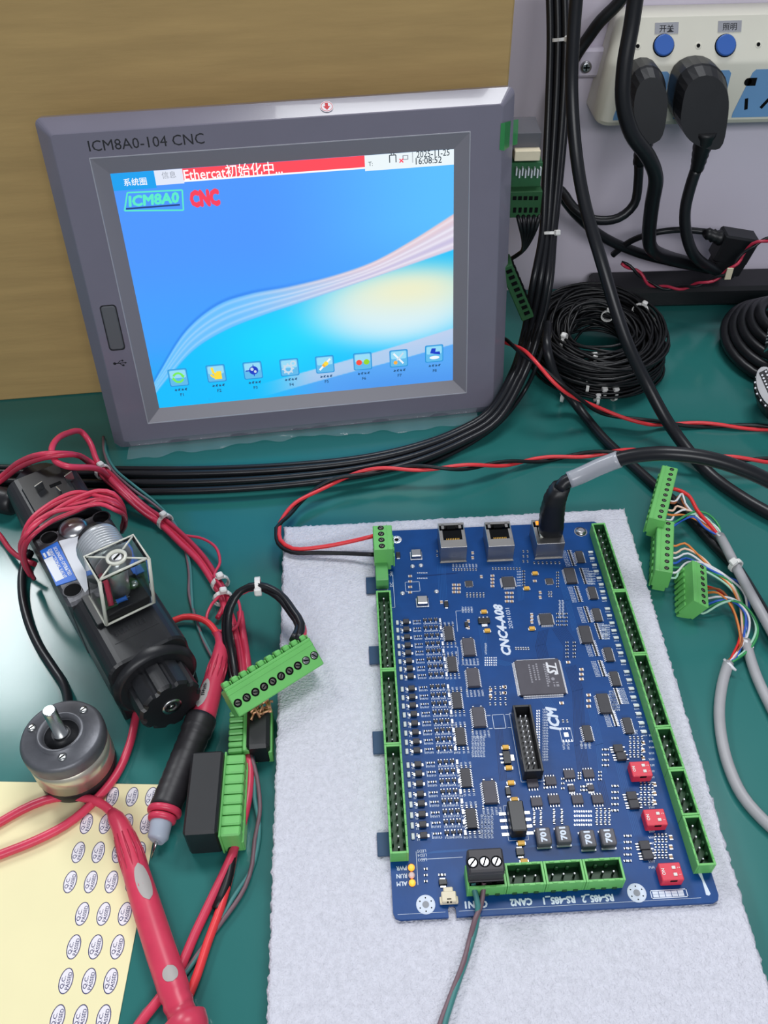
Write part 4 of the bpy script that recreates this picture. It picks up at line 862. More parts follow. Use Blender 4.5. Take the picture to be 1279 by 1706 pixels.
PARTS = MB()     # 0 resistor black, 1 solder, 2 tan, 3 chip
def res(u, v, w_=1.6, l_=.85, vert=False, body=0):
    a, c = (w_, l_) if not vert else (l_, w_); q = BF.at(u, v)
    PARTS.box((0, 0, .28), (a*(.55 if not vert else 1), c*(1 if not vert else .55), .5), q, 0, body)
    for e in (-1, 1): PARTS.box((e*a*.39, 0, .27) if not vert else (0, e*c*.39, .27), (a*.24, c, .52) if not vert else (a, c*.24, .52), q, 0, 1)
def word(u, v, n, vert=False, hgt=1.1):      # illegible designator: a short row of fine strokes
    for i in range(n):
        d = (i-(n-1)/2)*.72; x, y = (u+d, v) if not vert else (u, v+d)
        sq(SILK, x, y, *((.24, hgt) if not vert else (hgt, .24)), .045, 0, RNG.uniform(-.25, .25))
        if RNG.random() < .6: sq(SILK, x+(.2 if not vert else RNG.uniform(-.3, .3)), y+(RNG.uniform(-.35, .35) if not vert else .2), *((.5, .2) if not vert else (.2, .5)), .045)
for k, (x, y) in enumerate(rows):
    u, v = pc(x, y, 1.5); put(dio, 0, 0, 0, 0, (u, v)); put(lmp, 0, 0, 0, 0, (u-4.9, v))
    res(u-3.0, v+.6, 1.2, .7, True); word(u-2.6, v-1.4, 2)
    u2 = u+4.6
    res(u2+.6, v+.8, 1.5, .8); res(u2+2.8, v+.8, 1.5, .8); word(u2+1.6, v-.9, 6); sq(SILK, u2-.6, v+.2, .22, 3.2)
    for j in range(3): PARTS.box((u2+6.2+j*3.0, v+1.0, .55), (2.1, 1.3, 1.0), BF, .12, 3)
    for j in range(3):
        for e in (-.7, .7): PARTS.box((u2+6.2+j*3.0+e, v+2.0, .25), (.45, .8, .35), BF, 0, 1)
        PARTS.box((u2+6.2+j*3.0, v-.1, .25), (.5, 1.1, .35), BF, 0, 1)
    word(u2+9, v-1.2, 11); PARTS.box((u2+14.6, v+.4, .5), (1.2, 2.4, .8), BF, .1, 1); word(u2+14.6, v-1.6, 3)
def at_(px, py, f, **k): u, v = pc(px, py); f(u, v, **k)
def rgrid(x0, y0, x1_, y1_, nu_, nv_, kind='res', vert=False):
    for i in range(nu_):
        for j in range(nv_):
            s_, t_ = (i+.5)/nu_, (j+.5)/nv_; u, v = pc(x0+(x1_[0]-x0)*s_+(x1_[1]-x0)*t_ if isinstance(x1_, tuple) else x0+(x1_-x0)*s_, y0+(y1_-y0)*t_)
            if kind == 'res': res(u, v, 1.5, .8, vert)
            elif kind == 'tan': res(u, v, 2.2, 1.5, vert, 2)
            elif kind == 'pad': sq(TIN, u-.5, v, .6, .9); sq(TIN, u+.6, v, .6, .9)
            elif kind == 'word': word(u, v, 4, vert)
# caps and print around the left column of chips
for x, y in ((747.5, 1054.5), (753, 1105.5), (761, 1166), (767, 1226), (776, 1295), (785, 1363)):
    u, v = pc(x, y, 1.6)
    for e in (-1, 1):
        for k in range(4): res(u-3.6+k*2.2, v+e*6.4, 1.3, .8, True); 
        for k in range(4): word(u-3.6+k*2.2, v+e*8.3, 2, True)
for x, y in ((780.5, 1077), (788, 1128), (797.5, 1194), (816, 1319)):
    u, v = pc(x, y, 2)
    for k in range(5): word(u-4+k*2, v-7.8, 3, True); word(u-4+k*2, v-9.9, 3, True)
    res(u-4, v-6.9, 1.4, .8, True); res(u-2, v+6.6, 1.4, .8, True); res(u+2, v+6.6, 1.4, .8, True)
for x0, y0, dx in ((947, 918, 13), (967, 948, 13), (958, 978, 14), (974, 1012, 14), (992, 1040, 14), (986, 1068, 14), (998, 1102, 14), (1024, 1148, 14), (1018, 1185, 14)):   # rows of tiny arrays beside the right column
    for i in range(10):
        u, v = pc(x0+i*.9, y0+i*2.7); res(u, v, 1.9, .7, False); sq(TIN, u+1.5, v, .7, .5)
        word(u-3.2 if x0 not in (967, 992, 1024) else u+3.4, v, 4, hgt=.8)
lm2 = [(335, 318), (345, 360), (360, 403), (372, 445), (390, 490), (405, 533), (415, 580), (425, 625), (447, 695), (460, 740), (477, 790), (490, 840), (505, 888), (520, 940), (535, 990), (552, 1045), (575, 1115), (592, 1170), (607, 1228), (620, 1285), (640, 1340), (655, 1395), (674, 1457), (690, 1515)]
for a, c in lm2:
    u, v = pc(900+a/4, 840+c/4, .8); put(lmp, 0, 0, rad(90), 0, (u, v)); sq(TIN, u, v+1.2, 2.6, .5); word(u-.2, v-1.7, 4, hgt=.8)
# small things along the foot of the jacks and in the middle
for x0, y0, x1_, y1_, nu_, nv_, kd, vt in ((752, 946, 795, 953, 9, 1, 'res', True), (818, 945, 868, 951, 10, 1, 'res', True), (752, 941, 796, 944, 8, 1, 'word', True), (775, 988, 808, 996, 6, 2, 'res', True), (752, 972, 768, 990, 2, 3, 'tan', False), (797, 957, 806, 966, 1, 1, 'tan', True), (816, 957, 824, 980, 1, 4, 'tan', False),
    (868, 950, 876, 978, 1, 6, 'res', False), (862, 950, 867, 978, 1, 6, 'word', False), (885, 965, 896, 972, 1, 1, 'tan', False), (893, 984, 906, 1000, 1, 2, 'tan', True), (840, 985, 856, 1006, 2, 3, 'tan', False), (912, 985, 920, 996, 2, 2, 'res', True), (922, 952, 935, 980, 1, 6, 'res', False), (925, 1020, 946, 1045, 3, 4, 'res', False), (878, 1022, 893, 1040, 1, 3, 'tan', True),
    (886, 935, 935, 942, 7, 1, 'res', True), (857, 1078, 882, 1084, 6, 1, 'res', True), (938, 1068, 962, 1098, 2, 5, 'res', False), (942, 1100, 950, 1108, 1, 1, 'tan', False), (960, 1112, 976, 1136, 1, 3, 'tan', False), (972, 1154, 988, 1182, 1, 3, 'tan', False), (928, 1168, 942, 1176, 1, 1, 'tan', False),
    (806, 1094, 828, 1110, 3, 4, 'pad', False), (812, 1142, 846, 1178, 4, 4, 'res', True), (812, 1145, 822, 1166, 1, 2, 'tan', True), (834, 1140, 846, 1160, 1, 2, 'tan', False), (768, 1012, 788, 1020, 4, 2, 'word', True), (774, 1030, 786, 1052, 1, 2, 'tan', True),
    (888, 1182, 904, 1270, 1, 20, 'pad', False), (902, 1180, 914, 1268, 1, 20, 'word', False), (934, 1198, 948, 1206, 2, 1, 'res', True), (935, 1235, 950, 1248, 2, 2, 'word', True), (965, 1236, 985, 1246, 3, 2, 'word', True), (1002, 1245, 1014, 1280, 2, 4, 'res', False), (1018, 1305, 1030, 1356, 2, 5, 'res', False), (1038, 1388, 1052, 1440, 2, 5, 'res', False),
    (884, 1350, 906, 1376, 2, 4, 'res', True), (916, 1348, 942, 1374, 2, 4, 'res', True), (955, 1348, 986, 1378, 4, 4, 'pad', True), (990, 1346, 1018, 1376, 4, 4, 'res', True), (906, 1298, 910, 1316, 1, 3, 'res', False), (934, 1294, 940, 1318, 1, 3, 'res', False), (962, 1286, 968, 1300, 1, 3, 'res', False), (994, 1284, 1004, 1302, 1, 3, 'res', False), (966, 1308, 978, 1320, 2, 2, 'res', False),
    (1046, 1226, 1072, 1264, 4, 5, 'res', True), (1066, 1232, 1076, 1270, 1, 3, 'tan', True), (1064, 1302, 1090, 1344, 4, 5, 'res', True), (1086, 1300, 1094, 1345, 1, 3, 'tan', True), (1088, 1388, 1112, 1432, 4, 5, 'res', True), (1112, 1388, 1122, 1436, 1, 3, 'tan', True), (1078, 1210, 1092, 1450, 1, 24, 'word', False),
    (676, 956, 690, 992, 1, 4, 'tan', False), (694, 950, 712, 968, 3, 2, 'pad', True), (726, 915, 730, 930, 1, 2, 'res', True), (784, 918, 790, 934, 1, 2, 'tan', True), (868, 915, 882, 940, 2, 3, 'res', True), (731, 998, 748, 1010, 2, 1, 'tan', True), (704, 1443, 714, 1474, 1, 3, 'res', False), (730, 1454, 742, 1462, 2, 1, 'res', False), (930, 1000, 940, 1030, 2, 5, 'word', True), (785, 1226, 808, 1262, 5, 4, 'word', True), (800, 1358, 822, 1396, 4, 5, 'word', True), (950, 968, 1000, 976, 0, 0, 'word', False),
    (980, 950, 990, 975, 2, 6, 'word', False), (1004, 1040, 1014, 1066, 2, 7, 'word', False), (1016, 1150, 1030, 1185, 3, 8, 'word', False), (1048, 1216, 1060, 1224, 2, 2, 'word', False), (806, 1072, 812, 1090, 1, 3, 'word', True), (1100, 1410, 1110, 1430, 0, 0, 'res', False)):
    if nu_: rgrid(x0, y0, x1_, y1_, nu_, nv_, kd, vt)
for x, y in ((687, 944), (701, 942.5), (670.5, 989), (727, 986)): u, v = pc(x, y); PARTS.lathe([(1.5, 0), (1.3, .7), (.5, 1.2)], 10, BF.at(u, v), 1)
u, v = pc(943, 1224); frame_(SILK, u-2.8, v-4, u+2.8, v+4); sq(TIN, u, v, 2.2, 2.4)
for i in range(4): sq(TIN, u-2.1+i*1.4, v+3.4, .6, 1.1); sq(TIN, u-2.1+i*1.4, v-3.4, .6, 1.1)
u, v = pc(831, 1202); frame_(SILK, u-3, v-4, u+3, v+4, .25)
for e in (-1, 1):
    for g in (-1, 1): line(SILK, u+e*4.8-.8, v+g*3.8, u+e*4.8+.8, v+g*3.8, .3)
for x0, y0, x1_, y1_ in ((676, 969, 698, 986), (674, 1413, 674.5, 1450), (694, 1418, 700, 1475)): 
    a, c = pc(x0, y1_), pc(x1_, y0)
    if abs(a[0]-c[0]) > 6: frame_(SILK, a[0], a[1], c[0], c[1])
a = pc(760, 1028); line(SILK, a[0], a[1], *pc(759, 1018)); line(SILK, *pc(759, 1018), *pc(782, 1017)); line(SILK, a[0], a[1], *pc(762, 1052)); line(SILK, *pc(762, 1078), *pc(764, 1107)); line(SILK, *pc(769, 1108), *pc(797, 1108)); line(SILK, *pc(700, 1432), *pc(770, 1428)); line(SILK, *pc(693, 1419), *pc(696, 1474))
s_ = SILK.build('printed_marks', 'silk', PCB, recalc=False); stuff(s_); stuff(TIN.build('bare_pads', 'solder', PCB, recalc=False)); stuff(PARTS.build('small_components', ['black_plastic', 'solder', 'cap_tan', 'chip'], PCB))
for x, y, c in ((685, 1446, 'led_on'), (685.5, 1459, 'led_pink'), (686.5, 1471.5, 'led_on')):
    u, v = pc(x, y); b = MB(); b.lathe([(1.5, 0), (1.5, .8), (.9, 1.5)], 14, BF.at(u, v)); b.build('status_lamp', c, PCB)
for x, y, w_, l_ in ((663, 924, 2.6, 3.8), (743, 1006, 2.4, 3.6), (846, 1318, 2.4, 4.0), (866, 1419, 3.6, 3.4), (737.5, 1469.5, 3.6, 2.4), (777, 1040, 2, 3)):
    u, v = pc(x, y, 1); b = MB(); b.box((u, v, .8), (w_, l_, 1.4), BF, .2); b.box((u, v-l_/2-.5, .3), (w_*.7, 1., .5), BF, .1, 1); b.box((u, v+l_/2+.4, .3), (w_*.7, .9, .5), BF, .1, 1); b.build('small_transistor', ['black_plastic', 'solder'], PCB)
u, v = pc(747, 1495, 1); b = MB(); b.box((u, v-.6, 2), (6.4, 4.6, 3.6), BF, .4); b.box((u, v+2.4, 2), (4.2, 2.4, 3.2), BF, .4); b.box((u-3.2, v-1.4, 1.2), (1.6, 3, 2), BF, .3); b.box((u+3.2, v-1.4, 1.2), (1.6, 3, 2), BF, .3); o = b.build('battery_socket', 'beige', PCB)
b = MB(); b.box((u-.7, v-2.6, 3.2), (.7, 1.2, .8), BF); b.box((u+.7, v-2.6, 3.2), (.7, 1.2, .8), BF); b.box((u, v-1.8, 3.8), (1.8, .4, .3), BF); b.build('pins', 'dark', o)
# ================================================================== plugs and leads on the board
_scr = {}
dm('screw_dark', (120, 118, 112), .4, metal=.8)
def screw_part(parent, fr, r, bright=1.):
    k = round(r, 2)
    b = MB(); b.lathe([(r*1.25, -.1), (r*1.25, .06)], 14, fr, 1); b.lathe([(r*bright, .0), (r*bright, .12), (r*.85*bright, .2)], 14, fr, 0); b.box((0, 0, .22), (r*1.7*bright, r*.34, .1), fr.at(0, 0, 0, rad(RNG.uniform(20, 160))), 0, 1)
    return b.build('screw', ['steel' if bright > .9 else 'screw_dark', 'dark'], parent)
def term_plug(parent, fr, n, W_, H_, L, sx=.6, mk='term_green', key=True, scr=1.35, name='plug_body'):
    # local axes: x across the plug, y along it, z up towards the screws
    b = MB(); b.box((W_/2, L/2, H_*.60), (W_, L, H_*.80), fr, .5)
    b.box((W_*.5, L/2, H_*.12), (W_*.74, L-.8, H_*.26), fr, .4)
    if key:
        for i in range(n): b.box((-.35, L*(i+.5)/n, H_*.34), (1.0, L/n*.55, H_*.5), fr, .25)
    for i in range(n): b.box((W_, L*(i+.5)/n, H_*.46), (.3, L/n*.62, L/n*.7), fr, 0, 1)
    b.box((W_*.28, L/2, H_+.05), (.5, L, .25), fr, .05)
    o = b.build(name, [mk, 'dark'], parent)
    for i in range(n): screw_part(parent, fr.at(W_*sx, L*(i+.5)/n, H_), scr, .78)
    return o
# power lead into the left edge of the board
e = empty('power_lead', BF(5.5, 209, 0)); tag(e, 'red and black lead with a green plug in the upper left corner of the board', 'cable')
q = BF.at(11.2, 219, 1.5, math.pi); term_plug(e, q, 4, 11.4, 18.5, 19.6, .58, scr=1.5)
RB = [(1330, 768, 8), (1279, 767, 12), (1160, 761, 14), (1100, 757, 12), (1040, 752, 10), (960, 759, 4), (900, 766, 3), (760, 779, 14), (640, 782, 14), (560, 800, 12), (500, 835, 9), (468, 870, 12)]
base = smooth(RB, 4); Ared = twist(base, 1.45, 62, .3); Abl = twist(base, 1.45, 62, .3+math.pi)
b = MB(); b.tube(Ared+smooth([(465, 882, 14), (467, 900, 16), (488, 914, 17), (530, 912, 18), (580, 903, 20), (622, 893, 24)], 4), 1.35, 8); b.build('red_wire', 'red_bright', e)
b = MB(); b.tube(Abl+smooth([(460, 880, 14), (463, 905, 15), (485, 920, 16), (530, 921, 17), (580, 922, 18), (624, 924, 20)], 4), 1.35, 8); b.build('black_wire', 'dark_cable', e)
e = empty('twisted_wire', P(1010, 690)); tag(e, 'red and black wire pair running from behind the display across to the right edge', 'wire')
pair('strand', [(820, 560, 0, 560), (846, 570, 0, 540), (890, 602, 50), (930, 640, 40), (960, 662, 28), (1010, 688, 12), (1070, 702, 9), (1110, 706, 4), (1200, 709, 2.4), (1330, 716, 2.4)], 1.4, 1.45, 78, ['red_bright', 'dark_cable'], e)
# network cable
yb = BF(105, 213, 0)[1]; e = empty('network_cable', BF(105, 214, 13)); tag(e, 'thick black network cable with a clear sleeve plugged into the right jack', 'cable')
ax = [P(917, 892, 20), P(917, 884, 28), PY(918, 872, yb), PY(920, 852, yb), PY(924, 832, yb), PY(930, 818, yb+1), PY(938, 805, yb+3)]
b = MB(); b.box(BF.px and (105, 213.5, 9), (11.6, 8, 10), BF, .3, 1)
sec = [(6.6, 5.6), (7.0, 6.2), (7.3, 6.4), (7.0, 6.2), (6.3, 5.8), (5.6, 5.4), (4.6, 4.6)]; vs = []; n = 16
pts = []; ss = []
for i in range(len(ax)-1):
    for k in range(4): t_ = k/4; pts.append(ax[i]*(1-t_)+ax[i+1]*t_); ss.append([sec[i][j]*(1-t_)+sec[i+1][j]*t_ for j in (0, 1)])
for i, (p, (sx_, sy_)) in enumerate(zip(pts, ss)):
    kk = 1-.045*(i % 2)*(i > 8)
    for k in range(n):
        a = 2*math.pi*k/n; c_, s_ = math.cos(a), math.sin(a); m_ = (abs(c_)**4+abs(s_)**4)**-.25; vs.append(p+np.array([c_*m_*sx_*kk, s_*m_*sy_*kk, 0]))
fs = [(i*n+k, i*n+(k+1) % n, i*n+n+(k+1) % n, i*n+n+k) for i in range(len(pts)-1) for k in range(n)]+[tuple((len(pts)-1)*n+k for k in range(n))]
b.add(vs, fs, 0, True); b.build('plug_boot', ['black_rubber', 'clear_edge'], e)
CAB = [PY(932, 816, yb+1), PY(942, 803, yb+3), PY(965, 793, yb+4), PY(1000, 777, yb+4), PY(1035, 764, yb+3), PY(1075, 757, yb), PY(1120, 756, yb-4), PY(1180, 764, yb-8), PY(1240, 783, yb-12), PY(1300, 812, yb-16), PY(1360, 850, yb-20)]
sm_ = smooth(CAB, 3); b = MB(); b.tube(sm_, 4.1, 12); b.build('cable', 'black_cable', e)
b = MB(); b.tube([p for p in smooth([PY(947, 800, yb+3.3), PY(965, 793, yb+4), PY(1000, 777, yb+4), PY(1031, 765, yb+3.2)], 2)], 4.9, 14); b.build('clear_sleeve', 'sleeve', e)
# black plug with two wires on the first bottom header
e = empty('bus_plug', BF(41, 13, 0)); tag(e, 'black three screw plug with green and brown wires on the bottom terminal row', 'plug')
hh = 19.; u0, v1 = pc(777, 1414, hh); u1 = pc(836.5, 1413, hh)[0]; v0 = pc(778, 1453, hh)[1]
b = MB(); b.box(((u0+u1)/2, (v0+v1)/2, 13.5), (u1-u0, v1-v0, 11), BF, .8); b.box(((u0+u1)/2, (v0+v1)/2+.6, 6), (u1-u0-1.6, v1-v0-2.4, 9), BF, .5); b.box(((u0+u1)/2, v0+.2, 9.6), (u1-u0, 1.6, 1.0), BF, .3); b.box(((u0+u1)/2, v0+1, 15.6), (u1-u0, 2.2, .7), BF, .2)
dm('plug_grey', (62, 60, 64), .5, var=.05); b.build('plug_body', 'plug_grey', e); b = MB()
for i in range(3): b.box((u0+3+i*5.5, v0-.2, 6.5), (3.6, 1.2, 4), BF, .2)
b.build('wire_mouth', 'dark', e)
for x, y in ((787, 1437), (807, 1435.5), (827, 1435)): uu, vv = pc(x, y, hh); screw_part(e, BF.at(uu, vv, hh), 2.0)
wire('green_wire', [(788, 1470, 23), (790, 1482, 21), (796, 1508, 18), (793, 1540, 15), (779, 1590, 15), (758, 1650, 15), (738, 1715, 15), (730, 1760, 15)], 1.25, 'teal_wire', e)
wire('brown_wire', [(806, 1470, 23), (805, 1482, 21), (801, 1508, 17), (791, 1532, 17.5), (783, 1562, 15), (773, 1600, 16), (752, 1655, 15), (730, 1715, 15), (720, 1760, 15)], 1.1, 'brown_wire', e)
# ------------------------------------------------------------------ three green plugs with grey cables at the right
def side_plug(lab, tl, tr, br, bl, z, n, H_, tilt, wires, cable, gstart, W_=10.2, up=0):
    TL, TR, BR, BL = (P(*p, z) for p in (tl, tr, br, bl)); ey = unit((TL-BL)*[1, 1, 0]); L = np.linalg.norm(TL-BL); ex = np.array([ey[1], -ey[0], 0])
    ca, sa = math.cos(tilt), math.sin(tilt); ex2 = ex*ca-np.array([0, 0, 1.])*sa; ez = ex*sa+np.array([0, 0, 1.])*ca
    fr = Fr(BL-ez*H_, ex2, ey, ez); e = empty('terminal_plug', BL*[1, 1, 0]); tag(e, lab, 'plug'); term_plug(e, fr, n, W_, H_, L, .64, scr=1.15)
    g = W3(gstart)
    for k, (frac, col, mids) in enumerate(wires):
        st = fr(W_-1, L*frac, H_*.48); pts = [st, fr(W_+3, L*frac, H_*.50)]+[W3((m_[0], m_[1], m_[2]+up)) for m_ in mids]+[g+RNG.normal(0, .8, 3)*[1, 1, .4]]
        wire('wire', pts, .72 if col != 'w_red_' else 1.3, col.strip('_') if col != 'w_red_' else 'w_red', e, 6, 2.5)
    wire('grey_cable', cable, 2.9, 'grey_cable', e, 12)
    b = MB(); q = W3(cable[0]); b.tube([q+np.array([-2, 2, .8]), q+np.array([-1, -2, 1.6]), q+np.array([2, -6, 1.6])], [.8, 1.6, .6], 6); b.build('stripped_jacket', 'w_white', e); return e
wl_ = lambda *c: c
e1 = side_plug('topmost green ten way screw plug with a thick red wire at its side', (1103, 774), (1129.7, 782), (1110, 868), (1080, 861), 24.4, 10, 16.4, 0, [
    (.78, 'w_red_', [(1146, 825, 12), (1163, 853, 10), (1185, 878, 7)]), (.55, 'w_white', [(1136, 822, 12), (1141, 838, 10), (1160, 860, 8), (1185, 878, 7)]), (.52, 'w_brown', [(1131, 826, 10), (1142, 845, 9), (1168, 866, 7)]), (.38, 'w_peach', [(1128, 843, 10), (1145, 850, 9), (1165, 858, 8)]),
    (.2, 'w_white', [(1125, 856, 10), (1143, 849, 9), (1170, 862, 8), (1195, 880, 6)]), (.1, 'w_mint', [(1128, 868, 10), (1148, 857, 9), (1175, 862, 8)]), (.06, 'w_blue', [(1138, 866, 9), (1155, 861, 9), (1175, 880, 7)]), (.3, 'w_orange', [(1138, 858, 9), (1160, 866, 8), (1185, 885, 6)]), (.14, 'w_green', [(1160, 852, 9), (1180, 857, 8), (1197, 876, 6)])],
    [(1199, 893, 10), (1212, 917, 12), (1226, 945, 12), (1245, 980, 12), (1270, 1025, 11), (1300, 1080, 8)], (1201, 897, 10), up=4)
cable_tie(e1, P(1225, 942, 12), (.35, -.9, 0), 3.6, 2.6, (-.6, -.3, 1))
side_plug('pale green eight way screw plug overlapping the lower end of the topmost plug', (1095, 864), (1126, 873.6), (1121, 955), (1091, 948.7), 18.5, 8, 18, 0, [
    (.72, 'w_orange', [(1140, 905, 10), (1160, 922, 8), (1185, 948, 6), (1215, 975, 5), (1232, 1010, 4)]), (.58, 'w_peach', [(1140, 914, 9), (1168, 928, 7), (1190, 950, 6), (1225, 985, 5)]), (.48, 'w_white', [(1145, 922, 9), (1180, 945, 7), (1210, 962, 6), (1235, 1010, 4)]), (.38, 'w_blue', [(1142, 930, 8), (1200, 958, 6), (1230, 970, 5), (1246, 1000, 4), (1245, 1040, 4)]),
    (.2, 'w_white', [(1145, 937, 9), (1175, 940, 7), (1220, 968, 6), (1240, 990, 5)]), (.1, 'w_mint', [(1132, 950, 8), (1150, 943, 7), (1205, 970, 5), (1230, 1000, 4)]), (.3, 'w_green', [(1160, 948, 5), (1210, 965, 6), (1233, 995, 4), (1240, 1040, 4)])],
    [(1242, 1068, 3), (1250, 1098, 3), (1262, 1132, 3), (1290, 1190, 3), (1310, 1230, 3)], (1242, 1070, 3))
side_plug('darker green seven way screw plug tipped over on its side nearest the foam', (1153.6, 932), (1183.7, 946), (1187, 1014.8), (1156.7, 1000), 17, 7, 18, rad(26), [
    (.7, 'w_brown', [(1198, 982, 9), (1215, 1000, 7), (1228, 1040, 6), (1236, 1068, 5), (1228, 1085, 4)]), (.6, 'w_orange', [(1196, 988, 9), (1218, 1010, 7), (1230, 1045, 6), (1233, 1075, 4)]), (.45, 'w_white', [(1200, 994, 8), (1225, 1000, 8), (1246, 1025, 6), (1246, 1055, 5), (1232, 1080, 4)]), (.3, 'w_blue', [(1200, 1000, 8), (1222, 1003, 7), (1240, 1020, 6), (1236, 1070, 4), (1224, 1098, 4)]),
    (.2, 'w_green', [(1205, 1002, 8), (1232, 1004, 8), (1256, 1028, 7), (1262, 1054, 6), (1250, 1080, 5), (1230, 1096, 4)]), (.1, 'w_mint', [(1200, 1006, 8), (1226, 1001, 8), (1248, 1018, 6), (1259, 1050, 6), (1240, 1085, 4)]), (.8, 'w_red', [(1198, 985, 7), (1222, 1020, 5), (1232, 1060, 4), (1218, 1096, 4)])],
    [(1213, 1105, 3), (1204, 1135, 3), (1198, 1180, 3), (1201, 1225, 3), (1213, 1275, 3), (1236, 1325, 3), (1270, 1365, 3), (1310, 1400, 3)], (1215, 1102, 4))
# ================================================================== solenoid valve
A_ = np.array([.552, -.834, 0]); B_ = np.array([.834, .552, 0]); VF = Fr(-270*A_+43.5*B_, B_, -A_)
VA = empty('solenoid_valve', VF(0, 90, 0)); tag(VA, 'black and metal solenoid valve with a clear cable plug and blue label', 'valve')
XZ = lambda y: Fr(VF(0, y, 0), VF.x, VF.z, -VF.y)     # a frame that looks along the valve towards its near end
def dome(hw, zt_, r, n=6):
    out = [(-hw, .6), (-hw+.6, 0), (hw-.6, 0), (hw, .6)]
    for k in range(n+1): a = rad(90*k/n); out.append((hw-r+r*math.cos(a), zt_-r+r*math.sin(a)))
    for k in range(n+1): a = rad(90+90*k/n); out.append((-hw+r+r*math.cos(a), zt_-r+r*math.sin(a)))
    return out
b = MB(); b.prism(dome(21.5, 46, 9), -51, 0, XZ(17), 1.2); b.prism([(-15, 45), (15, 45), (14, 48.4), (-14, 48.4)], -24, -1, XZ(44), .4); b.build('coil', 'black_plastic', VA)
b = MB(); b.lathe([(21.5, -8), (22.6, -5), (22.6, 1.5), (20, 3.5)], 48, Fr(XZ(16)(0, 23.5, 0), VF.x, VF.z, -VF.y)); b.build('coil_flange', 'black_plastic', VA)
NF = Fr(XZ(14)(0, 23, 0), VF.x, VF.z, -VF.y); b = MB(); out = []
for k in range(80): a = 2*math.pi*k/80; r_ = 16.6-(1.5 if (k % 8) in (0, 1) else 0); out.append((r_*math.cos(a), r_*math.sin(a)))
b.prism(out, -1, 18.5, NF, 1.4); b.build('end_nut', 'black_plastic', VA)
b = MB(); b.lathe([(5.2, 18.3), (5.2, 18.9), (2.4, 18.8), (2.2, 18.5)], 24, NF); b.lathe([(1.2, 18.4), (.9, 18.9), (0.2, 19)], 12, NF); b.build('nut_insert', 'shaft', VA)
b = MB(); b.box((0, 99, 22.6), (44, 60, 45), VF, 1.6); dm('valve_cast', (84, 84, 88), .42, metal=.6, var=.2, scale=90, bump=.2, bscale=400); b.build('valve_body', 'valve_cast', VA)
for px, py in ((82, 896), (121, 983), (168, 862)):
    u, v = VF.px(px, py, 45); b = MB(); b.lathe([(5.6, -.3), (5.4, .25), (4.8, .1), (4.7, .05)], 24, VF.at(u, v, 45)); b.lathe([(4.7, .0), (4.6, .18)], 20, VF.at(u, v, 45), 1); b.build('bolt_hole', ['valve_cast', 'dark'], VA)
def plate(name, pts, m_, h_=.25):
    q = [VF.px(*p, 45) for p in pts]; b = MB(); b.prism(q, 45, 45+h_, VF); return b.build(name, m_, VA), q
plate('white_plate', [(98, 902), (132, 893), (152, 975), (142, 988), (126, 960)], 'label_white', .3)
o, q = plate('name_plate', [(67, 919), (96, 903), (128, 966), (94, 977)], 'label_blue', .5)
c_ = np.mean(q, 0); LFr = VF.at(c_[0], c_[1], 45.5, rad(-90)); b = MB()
for i, (tx, sz, ln) in enumerate((('SOLENOID OPERATED', 2.6, 26), ('DIRECTIONAL VALVE', 2.6, 26))):
    g = glyphs(tx, sz)[0]; w_ = max(p[0] for p in g)-min(p[0] for p in g); b.text(tx, sz, LFr, 0, -.5, 3.1-i*2.9, .06, 0, .06, 0, ln/w_)
b.box((2.5, -2.9, .05), (20, 4.6, .1), LFr); b.box((-10.5, -1.4, .05), (4, 1.2, .1), LFr); b.box((-10.5, -3.6, .05), (4, 1.2, .1), LFr); b.build('plate_print', 'label_white', o)
u, v = VF.px(121, 878, 46); b = MB(); b.lathe([(8.5, -1), (8.4, .6), (6.4, 2.4), (3.2, 3.4), (.3, 3.6)], 28, VF.at(u, v, 45)); b.build('dome_screw', 'steel', VA)
b = MB(); q = VF.px(205, 880, 40); b.box((19, 84, 45.4), (7, 30, .8), VF, .2); b.build('name_plate', 'label_blue', VA)
b = MB(); b.prism(dome(21.5, 46, 9), -50, 0, XZ(135), 1.2); b.box((0, 131, 22), (34, 8, 34), VF, 1); b.prism([(-14, 45), (14, 45), (13, 47.4), (-13, 47.4)], -26, 0, XZ(147), .4); b.build('coil', 'black_plastic', VA)
b = MB(); b.lathe([(16, 0), (16.6, 1), (16.6, 16), (15, 18)], 24, Fr(VF(0, 185, 23), VF.x, -VF.z, VF.y)); b.lathe([(20, -1), (20, 2), (18, 3)], 30, Fr(VF(0, 185, 23), VF.x, -VF.z, VF.y)); b.build('end_nut', 'black_plastic', VA)
for px, py, rt in ((67, 814, 20), (116, 797, 20), (100, 822, 100)):
    u, v = VF.px(px, py, 49); b = MB(); b.box((0, 0, 3.0), (5.6, .9, 6), VF.at(u, v, 47, rad(rt)), .2); b.build('contact_blade', 'shaft', VA)
u, v = VF.px(92, 806, 48); b = MB(); b.box((0, 0, .3), (7, 3, .8), VF.at(u, v, 47), .2); b.build('contact_slot', 'dark', VA)
for k in range(9): pass
b = MB()
for k in range(8): b.box((-8+k*2.2, 36, 46.1), (1.0 if k % 2 else 1.6, 3.4, .5), VF, .15)
b.box((1, 30, 46.05), (24, .7, .4), VF, .1); b.build('raised_mark', 'black_plastic', VA)
